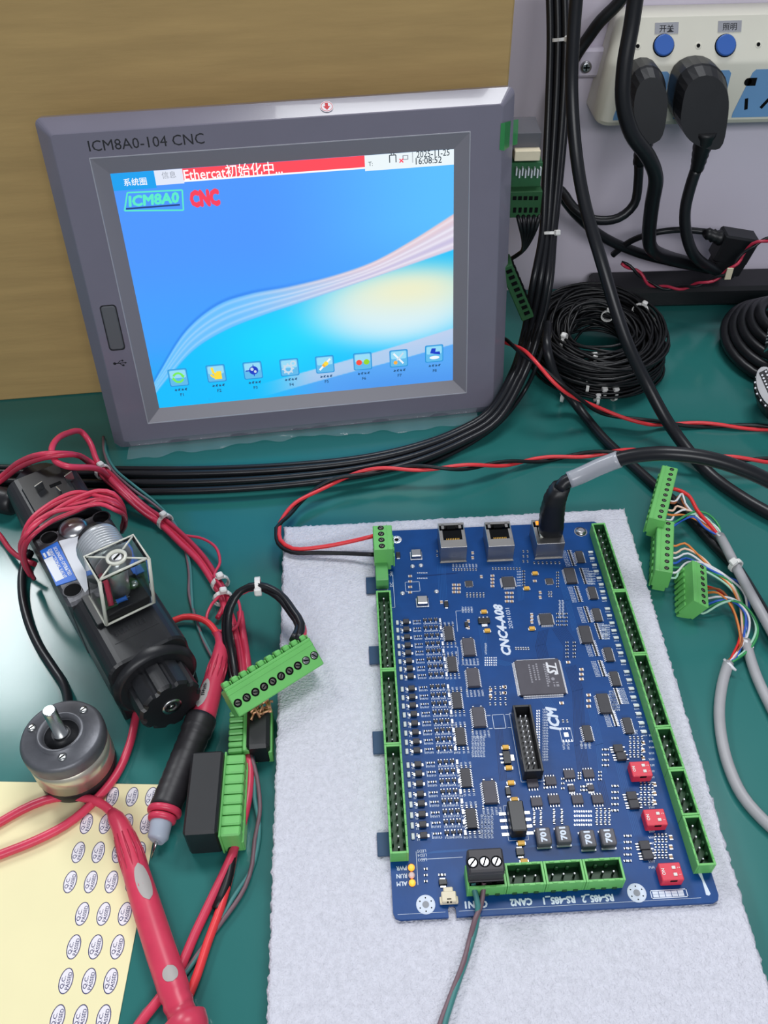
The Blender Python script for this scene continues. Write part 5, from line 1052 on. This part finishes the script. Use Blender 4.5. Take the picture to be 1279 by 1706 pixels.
# clear plug on top
tc = [VF.px(*p, 77) for p in ((147, 922), (217, 896), (248, 944), (172, 974))]; bc = [VF.px(*p, 48.6) for p in ((178, 1036), (262, 1008))]
x0_, x1_ = -10.6, 16.4; y0_, y1_ = bc[0][1]*.5+bc[1][1]*.5, tc[0][1]*.5+tc[1][1]*.5
cx = (x0_+x1_)/2; cy = (y0_+y1_)/2; dy = y1_-y0_
CP = MB(); T_ = 1.5
LEAN = 4.6; VF0 = VF; VFz = VF.z+VF.x*LEAN/28.4          # the housing leans a little to the right
VF = Fr(VF0.o-VF0.x*LEAN*48.6/28.4, VF0.x, VF0.y, VFz)
def shell(w_, d_, z0, z1, sl): return [(cx-w_/2, cy-d_/2, z0), (cx+w_/2, cy-d_/2, z0), (cx+w_/2, cy+d_/2, z0), (cx-w_/2, cy+d_/2, z0), (cx-w_/2, cy-d_/2+sl, z1), (cx+w_/2, cy-d_/2+sl, z1), (cx+w_/2, cy+d_/2, z1), (cx-w_/2, cy+d_/2, z1)]
W_ = x1_-x0_; o8 = [VF(*p) for p in shell(W_, dy, 48.6, 77, 3)]; i8 = [VF(*p) for p in shell(W_-2*T_, dy-2*T_, 48.6, 77-T_, 3)]
CP.add(o8+i8, [(0, 1, 5, 4), (1, 2, 6, 5), (2, 3, 7, 6), (3, 0, 4, 7), (4, 5, 6, 7), (8, 12, 13, 9), (9, 13, 14, 10), (10, 14, 15, 11), (11, 15, 12, 8), (12, 15, 14, 13), (0, 8, 9, 1), (1, 9, 10, 2), (2, 10, 11, 3), (3, 11, 8, 0)])
CO = CP.build('clear_housing', 'clear', VA)
b = MB(); cz = 77.2; c0 = VF(cx, cy+1.5, cz)
for ex_, ey_ in ((-W_/2+1, -dy/2+4), (W_/2-1, -dy/2+4), (W_/2-1, dy/2-1), (-W_/2+1, dy/2-1)):
    p1 = VF(cx+ex_, cy+ey_, cz); d = unit(p1-c0); b.tube([c0+d*5, p1], .55, 6)
b.tube([VF(cx-W_/2+1, cy-dy/2+4, cz), VF(cx+W_/2-1, cy-dy/2+4, cz)], .7, 6)
for e_ in (-1, 1): b.tube([VF(cx+e_*(W_/2-.4), cy-dy/2+3.2, 77), VF(cx+e_*(W_/2-.4), cy-dy/2+.2, 48.8)], 1.0, 6)
b.tube([VF(cx-W_/2, cy-dy/2, 49), VF(cx+W_/2, cy-dy/2, 49)], .7, 6)
b.tube([VF(cx-W_/2, cy-dy/2, 49), VF(cx-W_/2, cy+dy/2, 49)], .6, 6); b.tube([VF(cx+W_/2, cy-dy/2+3, 77), VF(cx+W_/2, cy+dy/2, 77), VF(cx-W_/2, cy+dy/2, 77), VF(cx-W_/2, cy-dy/2+3, 77)], .6, 6)
q = Fr(c0, VF.x, VF.y); b.lathe([(5.4, -.6), (5.4, .8), (3.8, .8), (3.8, -.6)], 24, q); b.build('housing_ribs', 'clear_edge', CO)
b = MB(); b.box((cx, cy, 51.2), (W_-4, dy-4, 4.6), VF, .4); b.build('inner_block', 'black_plastic', CO); b = MB(); b.lathe([(5, 53.5), (4.6, 70), (3.2, 76)], 20, VF.at(cx, cy+1.5, 0)); b.build('centre_post', 'gland', CO); b = MB(); b.lathe([(9.6, -1.2), (9.6, -.2), (7.2, -.2), (7.2, -1.2)], 28, Fr(VF(cx, cy+dy/2-1, 63.5), VF.x, -VF.z, VF.y)); b.build('gland_ring', 'gland', CO)
b = MB(); b.lathe([(3.4, 70), (3.2, 77.4), (2.4, 77.8)], 16, VF.at(cx, cy+1.5, 0)); b.box((0, 0, 77.9), (4.4, .9, .3), VF.at(cx, cy+1.5, 0, .5), 0, 1); b.lathe([(2.2, 54), (2.2, 57), (1, 58)], 12, VF.at(cx+7, cy, 0)); b.build('fixing_screw', ['steel', 'dark'], CO)
b = MB(); b.tube([VF(cx-7, cy+dy/2-3, 62), VF(cx-6.5, cy+3, 63), VF(cx-7.5, cy-3, 58), VF(cx-8, cy-6, 55)], 1.5, 8); b.build('inner_wire', 'red_wire', CO)
b = MB(); b.tube([VF(cx-7, cy-dy/2+6.5, 55.5), VF(cx+2, cy-dy/2+6.0, 55.5)], .35, 6, 1); b.tube([VF(cx-5, cy-dy/2+6.4, 55.5), VF(cx-4, cy-dy/2+6.4, 55.5), VF(cx-.5, cy-dy/2+6.1, 55.5), VF(cx+.5, cy-dy/2+6.1, 55.5)], [1.5, 1.2, 1.2, 1.5], 10); b.build('resistor', ['label_blue', 'shaft'], CO)
b = MB(); b.box((cx-8, cy-2, 54.2), (7, 9, 1.2), VF, .2); b.build('inner_board', 'board_green', CO)
b = MB(); gz = 63.5; GF = Fr(VF(cx, cy+dy/2-.4, gz), VF.x, -VF.z, VF.y); pr = [(10.4, 0)]
for k in range(9): pr += [(12.2, 1.6+k*2), (12.2, 2.6+k*2), (11.5, 2.9+k*2), (11.5, 3.4+k*2)]
pr += [(11.6, 21), (8, 22)]; b.lathe(pr, 32, GF); b.build('ribbed_gland', 'gland', CO)
b = MB(); b.lathe([(8.6, 21), (8.6, 27), (6, 28)], 20, GF); b.build('gland_seal', 'black_rubber', CO)
wire('inner_wire', [VF(cx+6, cy+dy/2+22, 60), VF(cx+9, cy+dy/2+21, 55), VF(cx+13, cy+dy/2+23, 48)], 1.4, 'red_bright', CO); VF = VF0
# red wires thrown over the valve
e = empty('wire_coil', VF(0, 130, 50)); tag(e, 'several turns of red wire thrown across the solenoid valve behind its ribbed plug', 'wire coil')
for k, (dx, dy_, dz, dl, dr) in enumerate(((0, 0, 0, 0, 4), (3, 12, 1, 6, 16), (-2, 4, 2.6, 16, -2), (5, 22, 3, 22, 18), (1, -8, 1, -6, 10), (4, 18, 3.4, 4, 26), (2, 8, 1, 12, 0))):
    wire('wire', [(52+dx, 958+dy_*.3, 8), (40+dx, 935+dy_*.4, 26), (36+dx, 905+dy_*.5, 44), (48+dx, 874+dl*.9, 52+dz), (82+dx, 846+dl*.7+dy_*.3, 53+dz), (125+dx, 828+dy_, 54+dz), (166+dx*.4, 819+dr*.8, 53+dz), (190+dx*.5, 824+dr, 51+dz), (203+dx*.7, 842+dr*.6, 45), (207+dx*.4, 862+dy_*.5, 32), (203, 880+dy_*.3, 16)], 1.3, 'red_wire' if k % 3 else 'red_dark', e, 8, 3)
wire('wire', [(-25, 870, 6), (-2, 890, 6), (18, 917, 8), (38, 932, 10), (58, 940, 12)], 1.7, 'red_dark', e)
# ------------------------------------------------------------------ small motor
MO = np.array([-158.5, 224.5, 0]); MFm = Fr(MO); e = empty('encoder_motor', MO); tag(e, 'small round motor with bare steel shaft standing on the yellow sticker sheet edge', 'motor')
z0 = .6
b = MB(); b.lathe([(18.6, z0), (19.2, z0+1), (19.2, 9), (18.4, 9.5)], 48, MFm); b.build('motor_base', 'black_plastic', e)
b = MB(); b.lathe([(19.7, 9), (19.7, 26)], 48, MFm); b.build('motor_can', 'motor_can', e)
b = MB(); b.lathe([(20, 25.5), (20.1, 26), (20.1, 31), (19.2, 33), (18, 33.8), (11.6, 34.2), (11.2, 35.8), (9.8, 36), (8.6, 33.6), (8.0, 32.4), (4.2, 32.4)], 56, MFm); b.build('motor_flange', 'motor_face', e)
b = MB(); b.lathe([(8.3, 32.2), (8.2, 32.9), (5.4, 33.0), (5.0, 34.2), (4.2, 34.3)], 32, MFm); b.build('shaft_cavity_shade', 'black_rubber', e)  # black ring put in to darken the cavity round the shaft
b = MB(); b.lathe([(3.9, 34.2), (3.9, 35.4), (3.0, 35.6), (3.2, 53.5), (2.7, 54.3)], 24, MFm); b.build('shaft', 'shaft', e)
for px, py in ((53, 1213), (139, 1183), (104, 1262)):
    u, v = MFm.px(px, py, 34); b = MB(); b.lathe([(2.1, 33.4), (2.0, 34.7), (1.1, 34.9)], 14, MFm.at(u, v)); b.box((0, 0, 34.95), (2.6, .5, .15), MFm.at(u, v, 0, .8), 0, 1); b.build('screw', ['shaft', 'dark'], e)
wire('motor_cable', [(112, 1190, 16), (113, 1165, 10), (106, 1140, 5), (88, 1112, 3), (66, 1078, 3), (49, 1040, 3), (38, 995, 3), (37, 958, 4), (43, 934, 4), (50, 920, 4)], 2.7, 'black_cable', e, 12)
# ------------------------------------------------------------------ sticker sheet
tl, tr = P(-45, 1302, 0), P(273, 1308, 0); rd = unit(P(197, 1706)-tr); br = tr+rd*135; bl_ = tl+rd*135
e = empty('sticker_sheet', (tl+br)/2); tag(e, 'pale yellow backing sheet with rows of oval inspection stickers', 'sticker sheet')
b = MB(); b.prism([tuple(p[:2]) for p in (bl_, br, tr, tl)], .15, .5, ID); b.build('backing_sheet', 'paper', e)
c1, c4 = P(187.5, 1327.5), P(110, 1634); cdir = math.atan2(c1[1]-c4[1], c1[0]-c4[0])
rowd = P(252, 1327.5)-P(187.5, 1327.5)
ST = None
for j, (py, xs) in enumerate(((190, (605, 750, 880, 1008)), (370, (576, 703, 845, 975)), (560, (522, 655, 790, 928)), (757, (468, 605, 743, 880)), (970, (548, 690, 832)), (1190, (492, 637, 782)), (1417, (440, 592, 738)), (1665, (384, 537, 690)))):
    for x in xs:
        pos = P(x/4, 1280+py/4, .5)
        if ST is None:
            ORGs = ORG[e.name]; ORG[e.name] = np.zeros(3); b = MB(); a_, c_ = 5.2, 3.0
            el = lambda k_: [(k_*a_*math.cos(2*math.pi*i/28), (k_*c_ if k_ == 1 else c_*k_)*math.sin(2*math.pi*i/28)) for i in range(28)]
            b.prism(el(1.0), 0, .12, ID); vs = [(x_, y_, .14) for x_, y_ in el(1.0)]+[(x_*(1-.4/5.2), y_*(1-.4/3.0), .14) for x_, y_ in el(1.0)]
            b.add(vs, [(i, (i+1) % 28, 28+(i+1) % 28, 28+i) for i in range(28)], 1); b.text('Q.C.', 2.3, ID, 0, -.6, 1.05, .15, 1, .03, 0, 1.15); b.text('PASSED', 2.2, ID, 0, 0, -1.1, .15, 1, .03, 0, .98)
            ST = b.build('inspection_sticker', ['sticker', 'navy'], e, recalc=False); ORG[e.name] = ORGs; o = ST
            ST.location = (Vector(pos)-Vector(ORGs))*S; ST.rotation_euler = (0, 0, cdir)
        else: inst(ST, e, pos, cdir)
# ------------------------------------------------------------------ test probes
def sect_tube(b, pts, r, mi=0, n=14): b.tube([W3(p) for p in pts], r, n, mi)
e = empty('test_probe', P(260, 1580)); tag(e, 'long red test probe lying across the sticker sheet at the bottom', 'test probe')
b = MB(); pp = [W3(p) for p in ((186, 1352, 6), (193, 1363, 6.4), (201, 1376, 6.6), (207, 1392, 7), (212, 1408, 7), (218, 1424, 7), (226, 1450, 7.2), (236, 1484, 7.4), (252, 1535, 7.4), (268, 1585, 7.4), (284, 1632, 7.4), (291, 1655, 7.4), (294, 1663, 7.4), (297, 1672, 7.4), (300, 1681, 7.4), (304, 1692, 7.4), (306, 1699, 7.4), (312, 1718, 7.4), (330, 1770, 7.4))]
b.tube(pp, [2.4, 3.9, 4.4, 4.9, 5.2, 5.5, 5.9, 6.2, 6.4, 6.5, 6.5, 6.5, 5.9, 6.4, 5.8, 6.0, 9.2, 9.0, 5.2], 20); b.build('handle', 'red_wire', e)
b = MB()
for k in range(12):
    a = 2*math.pi*k/12
    d = unit(pp[8]-pp[3]); s1 = unit(np.cross(d, (0, 0, 1))); s2 = np.cross(s1, d); o_ = s1*math.cos(a)+s2*math.sin(a); b.tube([pp[3]+o_*4.8, pp[5]+o_*5.5, pp[6]+o_*5.7], [.3, .55, .25], 6)
b.build('grip_ribs', 'red_dark', e)
def skin_patch(b, pa, pb, ra, rb, ang0, width, mi=0, n=10, m_=8, lift=.12):
    d = unit(pb-pa); s1 = unit(np.cross(d, (0, 0, 1))); s2 = np.cross(s1, d); L = np.linalg.norm(pb-pa); vs = []
    for i in range(n+1):
        x = -1+2*i/n; w_ = width*math.sqrt(max(0.003, 1-x*x)); r = ra+(rb-ra)*(i/n)+lift
        for k in range(m_+1): a = ang0+(-w_+2*w_*k/m_); vs.append(pa+d*L*(i/n)+(s1*math.cos(a)+s2*math.sin(a))*r)
    b.add(vs, [(i*(m_+1)+k, i*(m_+1)+k+1, (i+1)*(m_+1)+k+1, (i+1)*(m_+1)+k) for i in range(n) for k in range(m_)], mi, True)
b = MB(); skin_patch(b, pp[6], pp[7]*.45+pp[8]*.55, 5.9, 6.35, rad(112), .55); b.build('oval_label', 'grey_label', e)
q_ = pp[10]; dd = unit(pp[11]-pp[9]); b = MB(); skin_patch(b, q_-dd*3.4, q_+dd*3.4, 6.5, 6.5, rad(100), .5); b.build('round_label', 'grey_label', e)
wire('lead', [(188, 1356, 6), (176, 1344, 5), (158, 1334, 4), (135, 1328, 3), (110, 1327, 3), (75, 1333, 2.6), (35, 1350, 2.6), (0, 1370, 2.6), (-40, 1392, 2.6)], 2.2, 'red_wire', e, 10)
e = empty('test_probe', P(310, 1250)); tag(e, 'red test probe wrapped in black tape with a grey tip beside the black module', 'test probe')
b = MB(); pp = [W3(p) for p in ((358, 1052, 6), (364, 1060, 7), (368, 1070, 7.4), (369, 1082, 7.8), (366, 1098, 8), (361, 1116, 8), (354, 1140, 8), (347, 1165, 8), (338, 1195, 8), (330, 1215, 8))]
b.tube(pp, [2.2, 2.4, 3.2, 4.4, 4.9, 5.1, 5.6, 6.2, 6.6, 6.6], 18); b.build('handle', 'red_wire', e); b = MB()
d = unit(pp[6]-pp[4]); s1 = unit(np.cross(d, (0, 0, 1))); s2 = np.cross(s1, d)
for k in range(12): a = 2*math.pi*k/12; o_ = s1*math.cos(a)+s2*math.sin(a); b.tube([pp[4]+o_*4.6, pp[5]+o_*5.2, pp[6]+o_*5.2], [.3, .6, .25], 6)
b.build('grip_ribs', 'red_dark', e)
b = MB(); skin_patch(b, pp[6], pp[8]*.8+pp[7]*.2, 5.6, 6.5, rad(70), .5); fl = unit(s1*math.cos(rad(75))+s2*math.sin(rad(75))); LB = Fr(pp[7]*.8+pp[6]*.2+fl*6.5, -d, unit(np.cross(fl, -d)), fl)
for k in range(6): b.box((-3.2+k*1.3, .2*(k % 3), .0), (.35, 1.9, .12), LB, 0, 1); b.box((-2.8+k*1.3, .6-.5*(k % 2), .0), (.8, .3, .12), LB, 0, 1)
b.build('oval_label', ['grey_label', 'ink'], e)
b = MB(); tp_ = smooth([(336, 1196, 8), (318, 1240, 8), (300, 1285, 8), (284, 1325, 8), (274, 1350, 8)], 1.6); b.tube(tp_, [7.5+.28*((i*7) % 3)/2+(.5 if i < 6 else 0) for i in range(len(tp_))], 18); b.build('tape_wrap', 'tape', e)
tip = [W3(p) for p in ((277, 1345, 8), (274, 1352, 8), (272, 1358, 8), (270, 1364, 8), (263, 1396, 7), (260, 1402, 7))]
b = MB()
for c_, r_ in ((tip[1], 8.4), (tip[3], 6.9)):
    fr_ = Fr(c_, s1, unit(np.cross(unit(tip[4]-tip[1]), s1)), unit(tip[4]-tip[1])); b.lathe([(r_-1.6, -1.7), (r_-.3, -1.2), (r_, 0), (r_-.3, 1.2), (r_-1.6, 1.7)], 24, fr_)
b.build('collar', 'red_wire', e); b = MB(); b.tube([tip[2], tip[3], tip[4], tip[5]], [5.2, 5.3, 4.9, 3.4], 16); b.build('tip_sleeve', 'grey_silicone', e)
b = MB(); b.tube([W3((261, 1400, 7)), W3((258, 1412, 4)), W3((252, 1430, 1))], [.9, .8, .3], 8); b.build('needle', 'shaft', e)
wire('lead', [(262, 1050, 2.4), (285, 1036, 4), (306, 1028, 5), (328, 1029, 6), (346, 1037, 6.6), (357, 1049, 7), (364, 1060, 7)], 1.9, 'red_bright', e, 10)
tag(wire('red_cable', [(240, 1130, 4), (232, 1165, 3), (226, 1195, 2.6), (216, 1240, 2.6), (193, 1292, 2.8), (150, 1342, 3), (110, 1374, 3), (60, 1400, 2.8), (0, 1424, 2.6), (-40, 1440, 2.6)], 2.2, 'red_wire', n=10), 'red cable from under the solenoid valve crossing the sticker sheet to the left', 'cable')
# ------------------------------------------------------------------ red wire harness
e = empty('wire_harness', P(275, 868)); tag(e, 'tied harness of red and teal wires running down beside the solenoid valve', 'wire harness')
MAIN = [(172, 786), (200, 812), (240, 848), (275, 872), (305, 898), (335, 930), (358, 965), (374, 996)]
def har(name, lead, off, tail, r, m_, z=4): wire(name, lead+[(x+off[0], y+off[1], max(z, (16, 15, 8, 0, 0, 0, 0, 0)[i])) for i, (x, y) in enumerate(MAIN)]+tail, r, m_, e, 8, 3)
har('red_wire', [(-40, 822, 14), (0, 795, 16), (34, 769, 40), (75, 756, 58), (115, 756, 52), (148, 768, 24)], (0, 0), [(390, 1040, 4), (400, 1085, 4), (408, 1135, 5), (414, 1165, 6)], 1.8, 'red_wire')
har('red_wire', [(-40, 830, 14), (0, 803, 16), (38, 776, 42), (80, 762, 57), (120, 758, 54), (152, 773, 22)], (4, -3), [(386, 1030, 5), (396, 1075, 5), (404, 1130, 5)], 1.6, 'red_dark', 6)
wire('red_wire', [(180, 794, 18), (158, 780, 40), (112, 777, 54), (92, 768, 54), (86, 752, 56), (92, 735, 54), (112, 722, 44), (136, 720, 32), (150, 738, 26), (160, 765, 22), (174, 788, 18), (196, 812, 16), (236, 850, 7), (270, 876, 4), (300, 905, 4), (330, 934, 4), (352, 966, 4), (368, 994, 4), (380, 1040, 4)], 2.0, 'red_wire', e, 8, 3)
har('red_wire', [(160, 774, 19)], (-4, 5), [(372, 1010, 4), (362, 1030, 4)], 1.5, 'red_dark', 3)
wire('teal_wire', [(174, 732, 3), (177, 755, 10), (192, 782, 13), (225, 810, 13), (258, 836, 5), (288, 868, 3), (304, 900, 3), (316, 940, 2), (319, 985, 2), (322, 1020, 2), (332, 1050, 2), (350, 1085, 2), (362, 1110, 2)], 1.0, 'teal_wire', e, 6, 3)
wire('brown_wire', [(172, 728, 3), (174, 755, 10), (186, 782, 13), (220, 814, 13), (262, 845, 5), (293, 878, 3), (308, 915, 2), (315, 955, 2), (315, 990, 2), (326, 1030, 2), (340, 1070, 2), (356, 1100, 2)], 1.0, 'brown_wire', e, 6, 3)
wire('thin_wire', [(306, 892, 5), (336, 897, 7), (360, 913, 9), (366, 938, 8), (357, 958, 8), (370, 985, 10), (352, 1008, 7), (344, 1030, 6), (352, 1046, 6), (374, 1052, 7), (392, 1046, 8), (400, 1025, 8), (398, 1005, 8), (390, 990, 7)], .95, 'red_wire', e, 6, 2)
for px, py, z, r, d in ((171, 786, 16, 4.6, (.6, -.6, 0)), (275, 869, 5, 4.8, (.7, -.7, 0)), (367, 972, 4, 5, (.5, -.8, 0)), (371, 997, 5, 5, (.3, -.9, 0))): cable_tie(e, P(px, py, z), d, r, 2.6, (.3, -.3, 1))
# ------------------------------------------------------------------ plugs and modules left of the foam
e = empty('terminal_plug', P(455, 1125, 0)); tag(e, 'bright green ten screw plug with an arched black lead lying slanted by the foam', 'plug')
TL, TR, BL = P(375, 1152, 36), P(517, 1065, 36), P(402, 1193, 27); ey = unit(TR-TL); ex_ = (BL-TL); ex_ = unit(ex_-ey*(ex_@ey)); ez = unit(np.cross(ex_, ey))
if ez[2] < 0: ez = -ez
L = np.linalg.norm(TR-TL); Wd = np.linalg.norm(BL-TL); q = Fr(TL, ex_, ey, ez); b = MB()
b.box((Wd/2, L/2, -6), (Wd, L, 12), q, .5); b.box((-.4, L/2, -.6), (1.6, L, 1.2), q, .3); b.box((2.6, L/2, .05), (.5, L, .3), q, .05)
for i in range(10): b.box((-1.8, L*(i+.5)/10, -5), (4.4, L/10*.66, 6), q, .6); b.box((-1.8, L*(i+1)/10, -6), (2.4, .8, 6), q, .2)
b.box((Wd*.6, L/2, -13), (Wd*.6, L-1, 5), q, .4); b.build('plug_body', 'term_green', e)
for i in range(10): screw_part(e, q.at(Wd*.56, L*(i+.5)/10, .02), 1.75, 1. if i > 7 else .75)
tip_ = q(-2, L*.90, -4); tip2 = q(-2, L*.97, -4)
ARC = [(502, 1040), (489, 1018), (466, 990), (432, 975), (402, 984), (384, 1012), (380, 1050), (386, 1090), (393, 1130)]
wire('black_wire', [tip_]+[(x, y, z) for (x, y), z in zip(ARC, (33, 32, 32, 34, 30, 24, 16, 10, 8))]+[(398, 1150, 10)], 2.1, 'black_cable', e, 10)
wire('black_wire', [tip_+np.array([-3, 1, 0])]+[(x-5, y+3, z) for (x, y), z in zip(ARC, (31, 30, 31, 31, 28, 22, 14, 8, 6))]+[(392, 1150, 8)], 2.0, 'black_cable', e, 10)
wire('red_wire', [tip2]+[(x+(4 if i < 2 else -2), y+5, z-1) for i, ((x, y), z) in enumerate(zip(ARC, (30, 29, 29, 30, 27, 21, 12, 6, 4)))], 1.4, 'red_wire', e, 8)
cable_tie(e, P(430, 977, 31), (1, .1, 0), 4.6, 3, (0, -1, .4))
wire('red_wire', [(400, 1020, 5), (406, 1060, 4), (412, 1100, 4), (416, 1140, 4)], 2.0, 'red_wire', e)
# block under the slanted plug
zt_ = 15; c = [P(*p, zt_) for p in ((376, 1178), (458, 1172), (452, 1258), (378, 1250))]; ey = unit((c[0]-c[3]+c[1]-c[2])*[1, 1, 0]); q = Fr(c[3]*[1, 1, 0], (ey[1], -ey[0], 0), ey); Wd = abs((c[2]-c[3])@q.x); L = abs((c[0]-c[3])@q.y)
e = empty('relay_block', q(Wd/2, L/2, 0)); tag(e, 'green and black block with bare copper strands under the slanted green plug', 'terminal block')
b = MB(); b.box((Wd*.48, L/2, 6.5), (Wd*.3, L, 13), q, .5); b.box((Wd*.93, L/2, 5), (Wd*.12, L, 10), q, .4)
for i in range(7): b.box((Wd*.16, L*(i+.5)/7, 6), (Wd*.34, L/7*.82, 11), q, .6)
b.build('terminal_row', 'term_green', e); b = MB(); b.box((Wd*.69, L*.45, 8.4), (Wd*.52, L*.94, 16.4), q, 1.6); b.build('black_cover', 'black_rubber', e); b = MB()
for k in range(16): s_ = q(Wd*.72+RNG.uniform(-5, 5), L*.82+RNG.uniform(-3, 3), 15.6); b.tube([s_, s_+RNG.normal(0, 2, 3)*[1, 1, .3]+[0, 0, 2.2], s_+RNG.normal(0, 3.4, 3)*[1, 1, .2]+[0, 0, 1.2]], .75, 5)
b.build('copper_strands', 'copper', e)
# black module with green contacts
c = [P(*p, 22) for p in ((320, 1252), (371, 1252), (360, 1395), (303, 1390))]; ey = unit((c[0]-c[3]+c[1]-c[2])*[1, 1, 0]); q = Fr(c[3]*[1, 1, 0], (ey[1], -ey[0], 0), ey); Wd = (c[2]-c[3])@q.x; L = (c[0]-c[3])@q.y
e = empty('plug_module', q(Wd/2, L/2, 0)); tag(e, 'flat black module with a row of green contacts beside the taped probe', 'module')
b = MB(); b.box((Wd/2, L/2, 11.2), (Wd, L, 21.6), q, 1.2); b.build('module_case', 'black_plastic', e); b = MB()
Wg = 10.6; b.box((Wd+Wg*.5, L/2, 5), (Wg, L-1, 9), q, .4)
for i in range(8): b.box((Wd+Wg*.47, L*(i+.5)/8, 9), (Wg*.94, L/8*.9, 17), q, .7)
b.box((Wd+.6, L/2, 10), (1, L+1.4, 18), q, .3); b.build('contact_row', 'term_green', e)
# wires leaving towards the bottom edge
e = empty('wire_harness', P(395, 1420)); tag(e, 'red and thin teal wires running from the modules down to the bottom edge', 'wire harness')
wire('red_wire', [(414, 1255, 8), (416, 1285, 7), (414, 1320, 6), (404, 1370, 5), (386, 1425, 4), (356, 1490, 3), (325, 1555, 2.6), (296, 1620, 2.6), (262, 1668, 2.6), (228, 1712, 2.6), (200, 1760, 2.6)], 2.2, 'red_wire', e, 10)
wire('red_wire', [(392, 1400, 3), (384, 1450, 2.6), (368, 1510, 2.6), (346, 1570, 2.6), (328, 1625, 2.6), (314, 1660, 2.4), (295, 1700, 2.4), (270, 1760, 2.4)], 2.0, 'red_bright', e, 10)
wire('teal_wire', [(420, 1258, 8), (424, 1290, 6), (424, 1330, 5), (432, 1375, 3), (428, 1415, 2), (418, 1450, 1.6), (402, 1475, 1.6), (386, 1500, 1.4), (370, 1530, 1.4), (345, 1570, 1.2), (298, 1635, 1.2), (258, 1670, 1.2), (232, 1712, 1.2), (215, 1760, 1.2)], 1.15, 'teal_wire', e, 8)
wire('brown_wire', [(418, 1258, 9), (428, 1295, 7), (433, 1345, 5), (430, 1370, 4), (424, 1400, 3), (420, 1440, 2.6), (408, 1478, 2.4), (390, 1508, 2.2), (370, 1535, 2), (340, 1575, 1.4), (290, 1640, 1.4), (240, 1685, 1.4), (218, 1720, 1.4)], 1.05, 'brown_wire', e, 8)
wire('black_wire', [(396, 1370, 6), (389, 1405, 4), (384, 1440, 3), (376, 1475, 3), (360, 1515, 2.4)], 2.4, 'dark_cable', e, 8)

AX = Fr(P(22, 838, 9), unit((-1, .35, 0)), (0, 0, 1)); AX = Fr(AX.o, (0, 0, 1), np.cross(unit((-1, .35, 0)), (0, 0, 1)), unit((-1, .35, 0)))
e = empty('round_plug', AX.o*[1, 1, 0]); tag(e, 'black round cable plug lying at the left edge below the valve coil', 'plug')
b = MB(); b.lathe([(6.6, -2), (8.4, 0), (8.8, 3), (8.8, 26), (7, 30), (3.4, 34)], 28, AX); b.build('plug_body', 'black_plastic', e); b = MB(); b.lathe([(3, 30), (3, 60)], 12, AX); b.build('cable', 'black_cable', e)
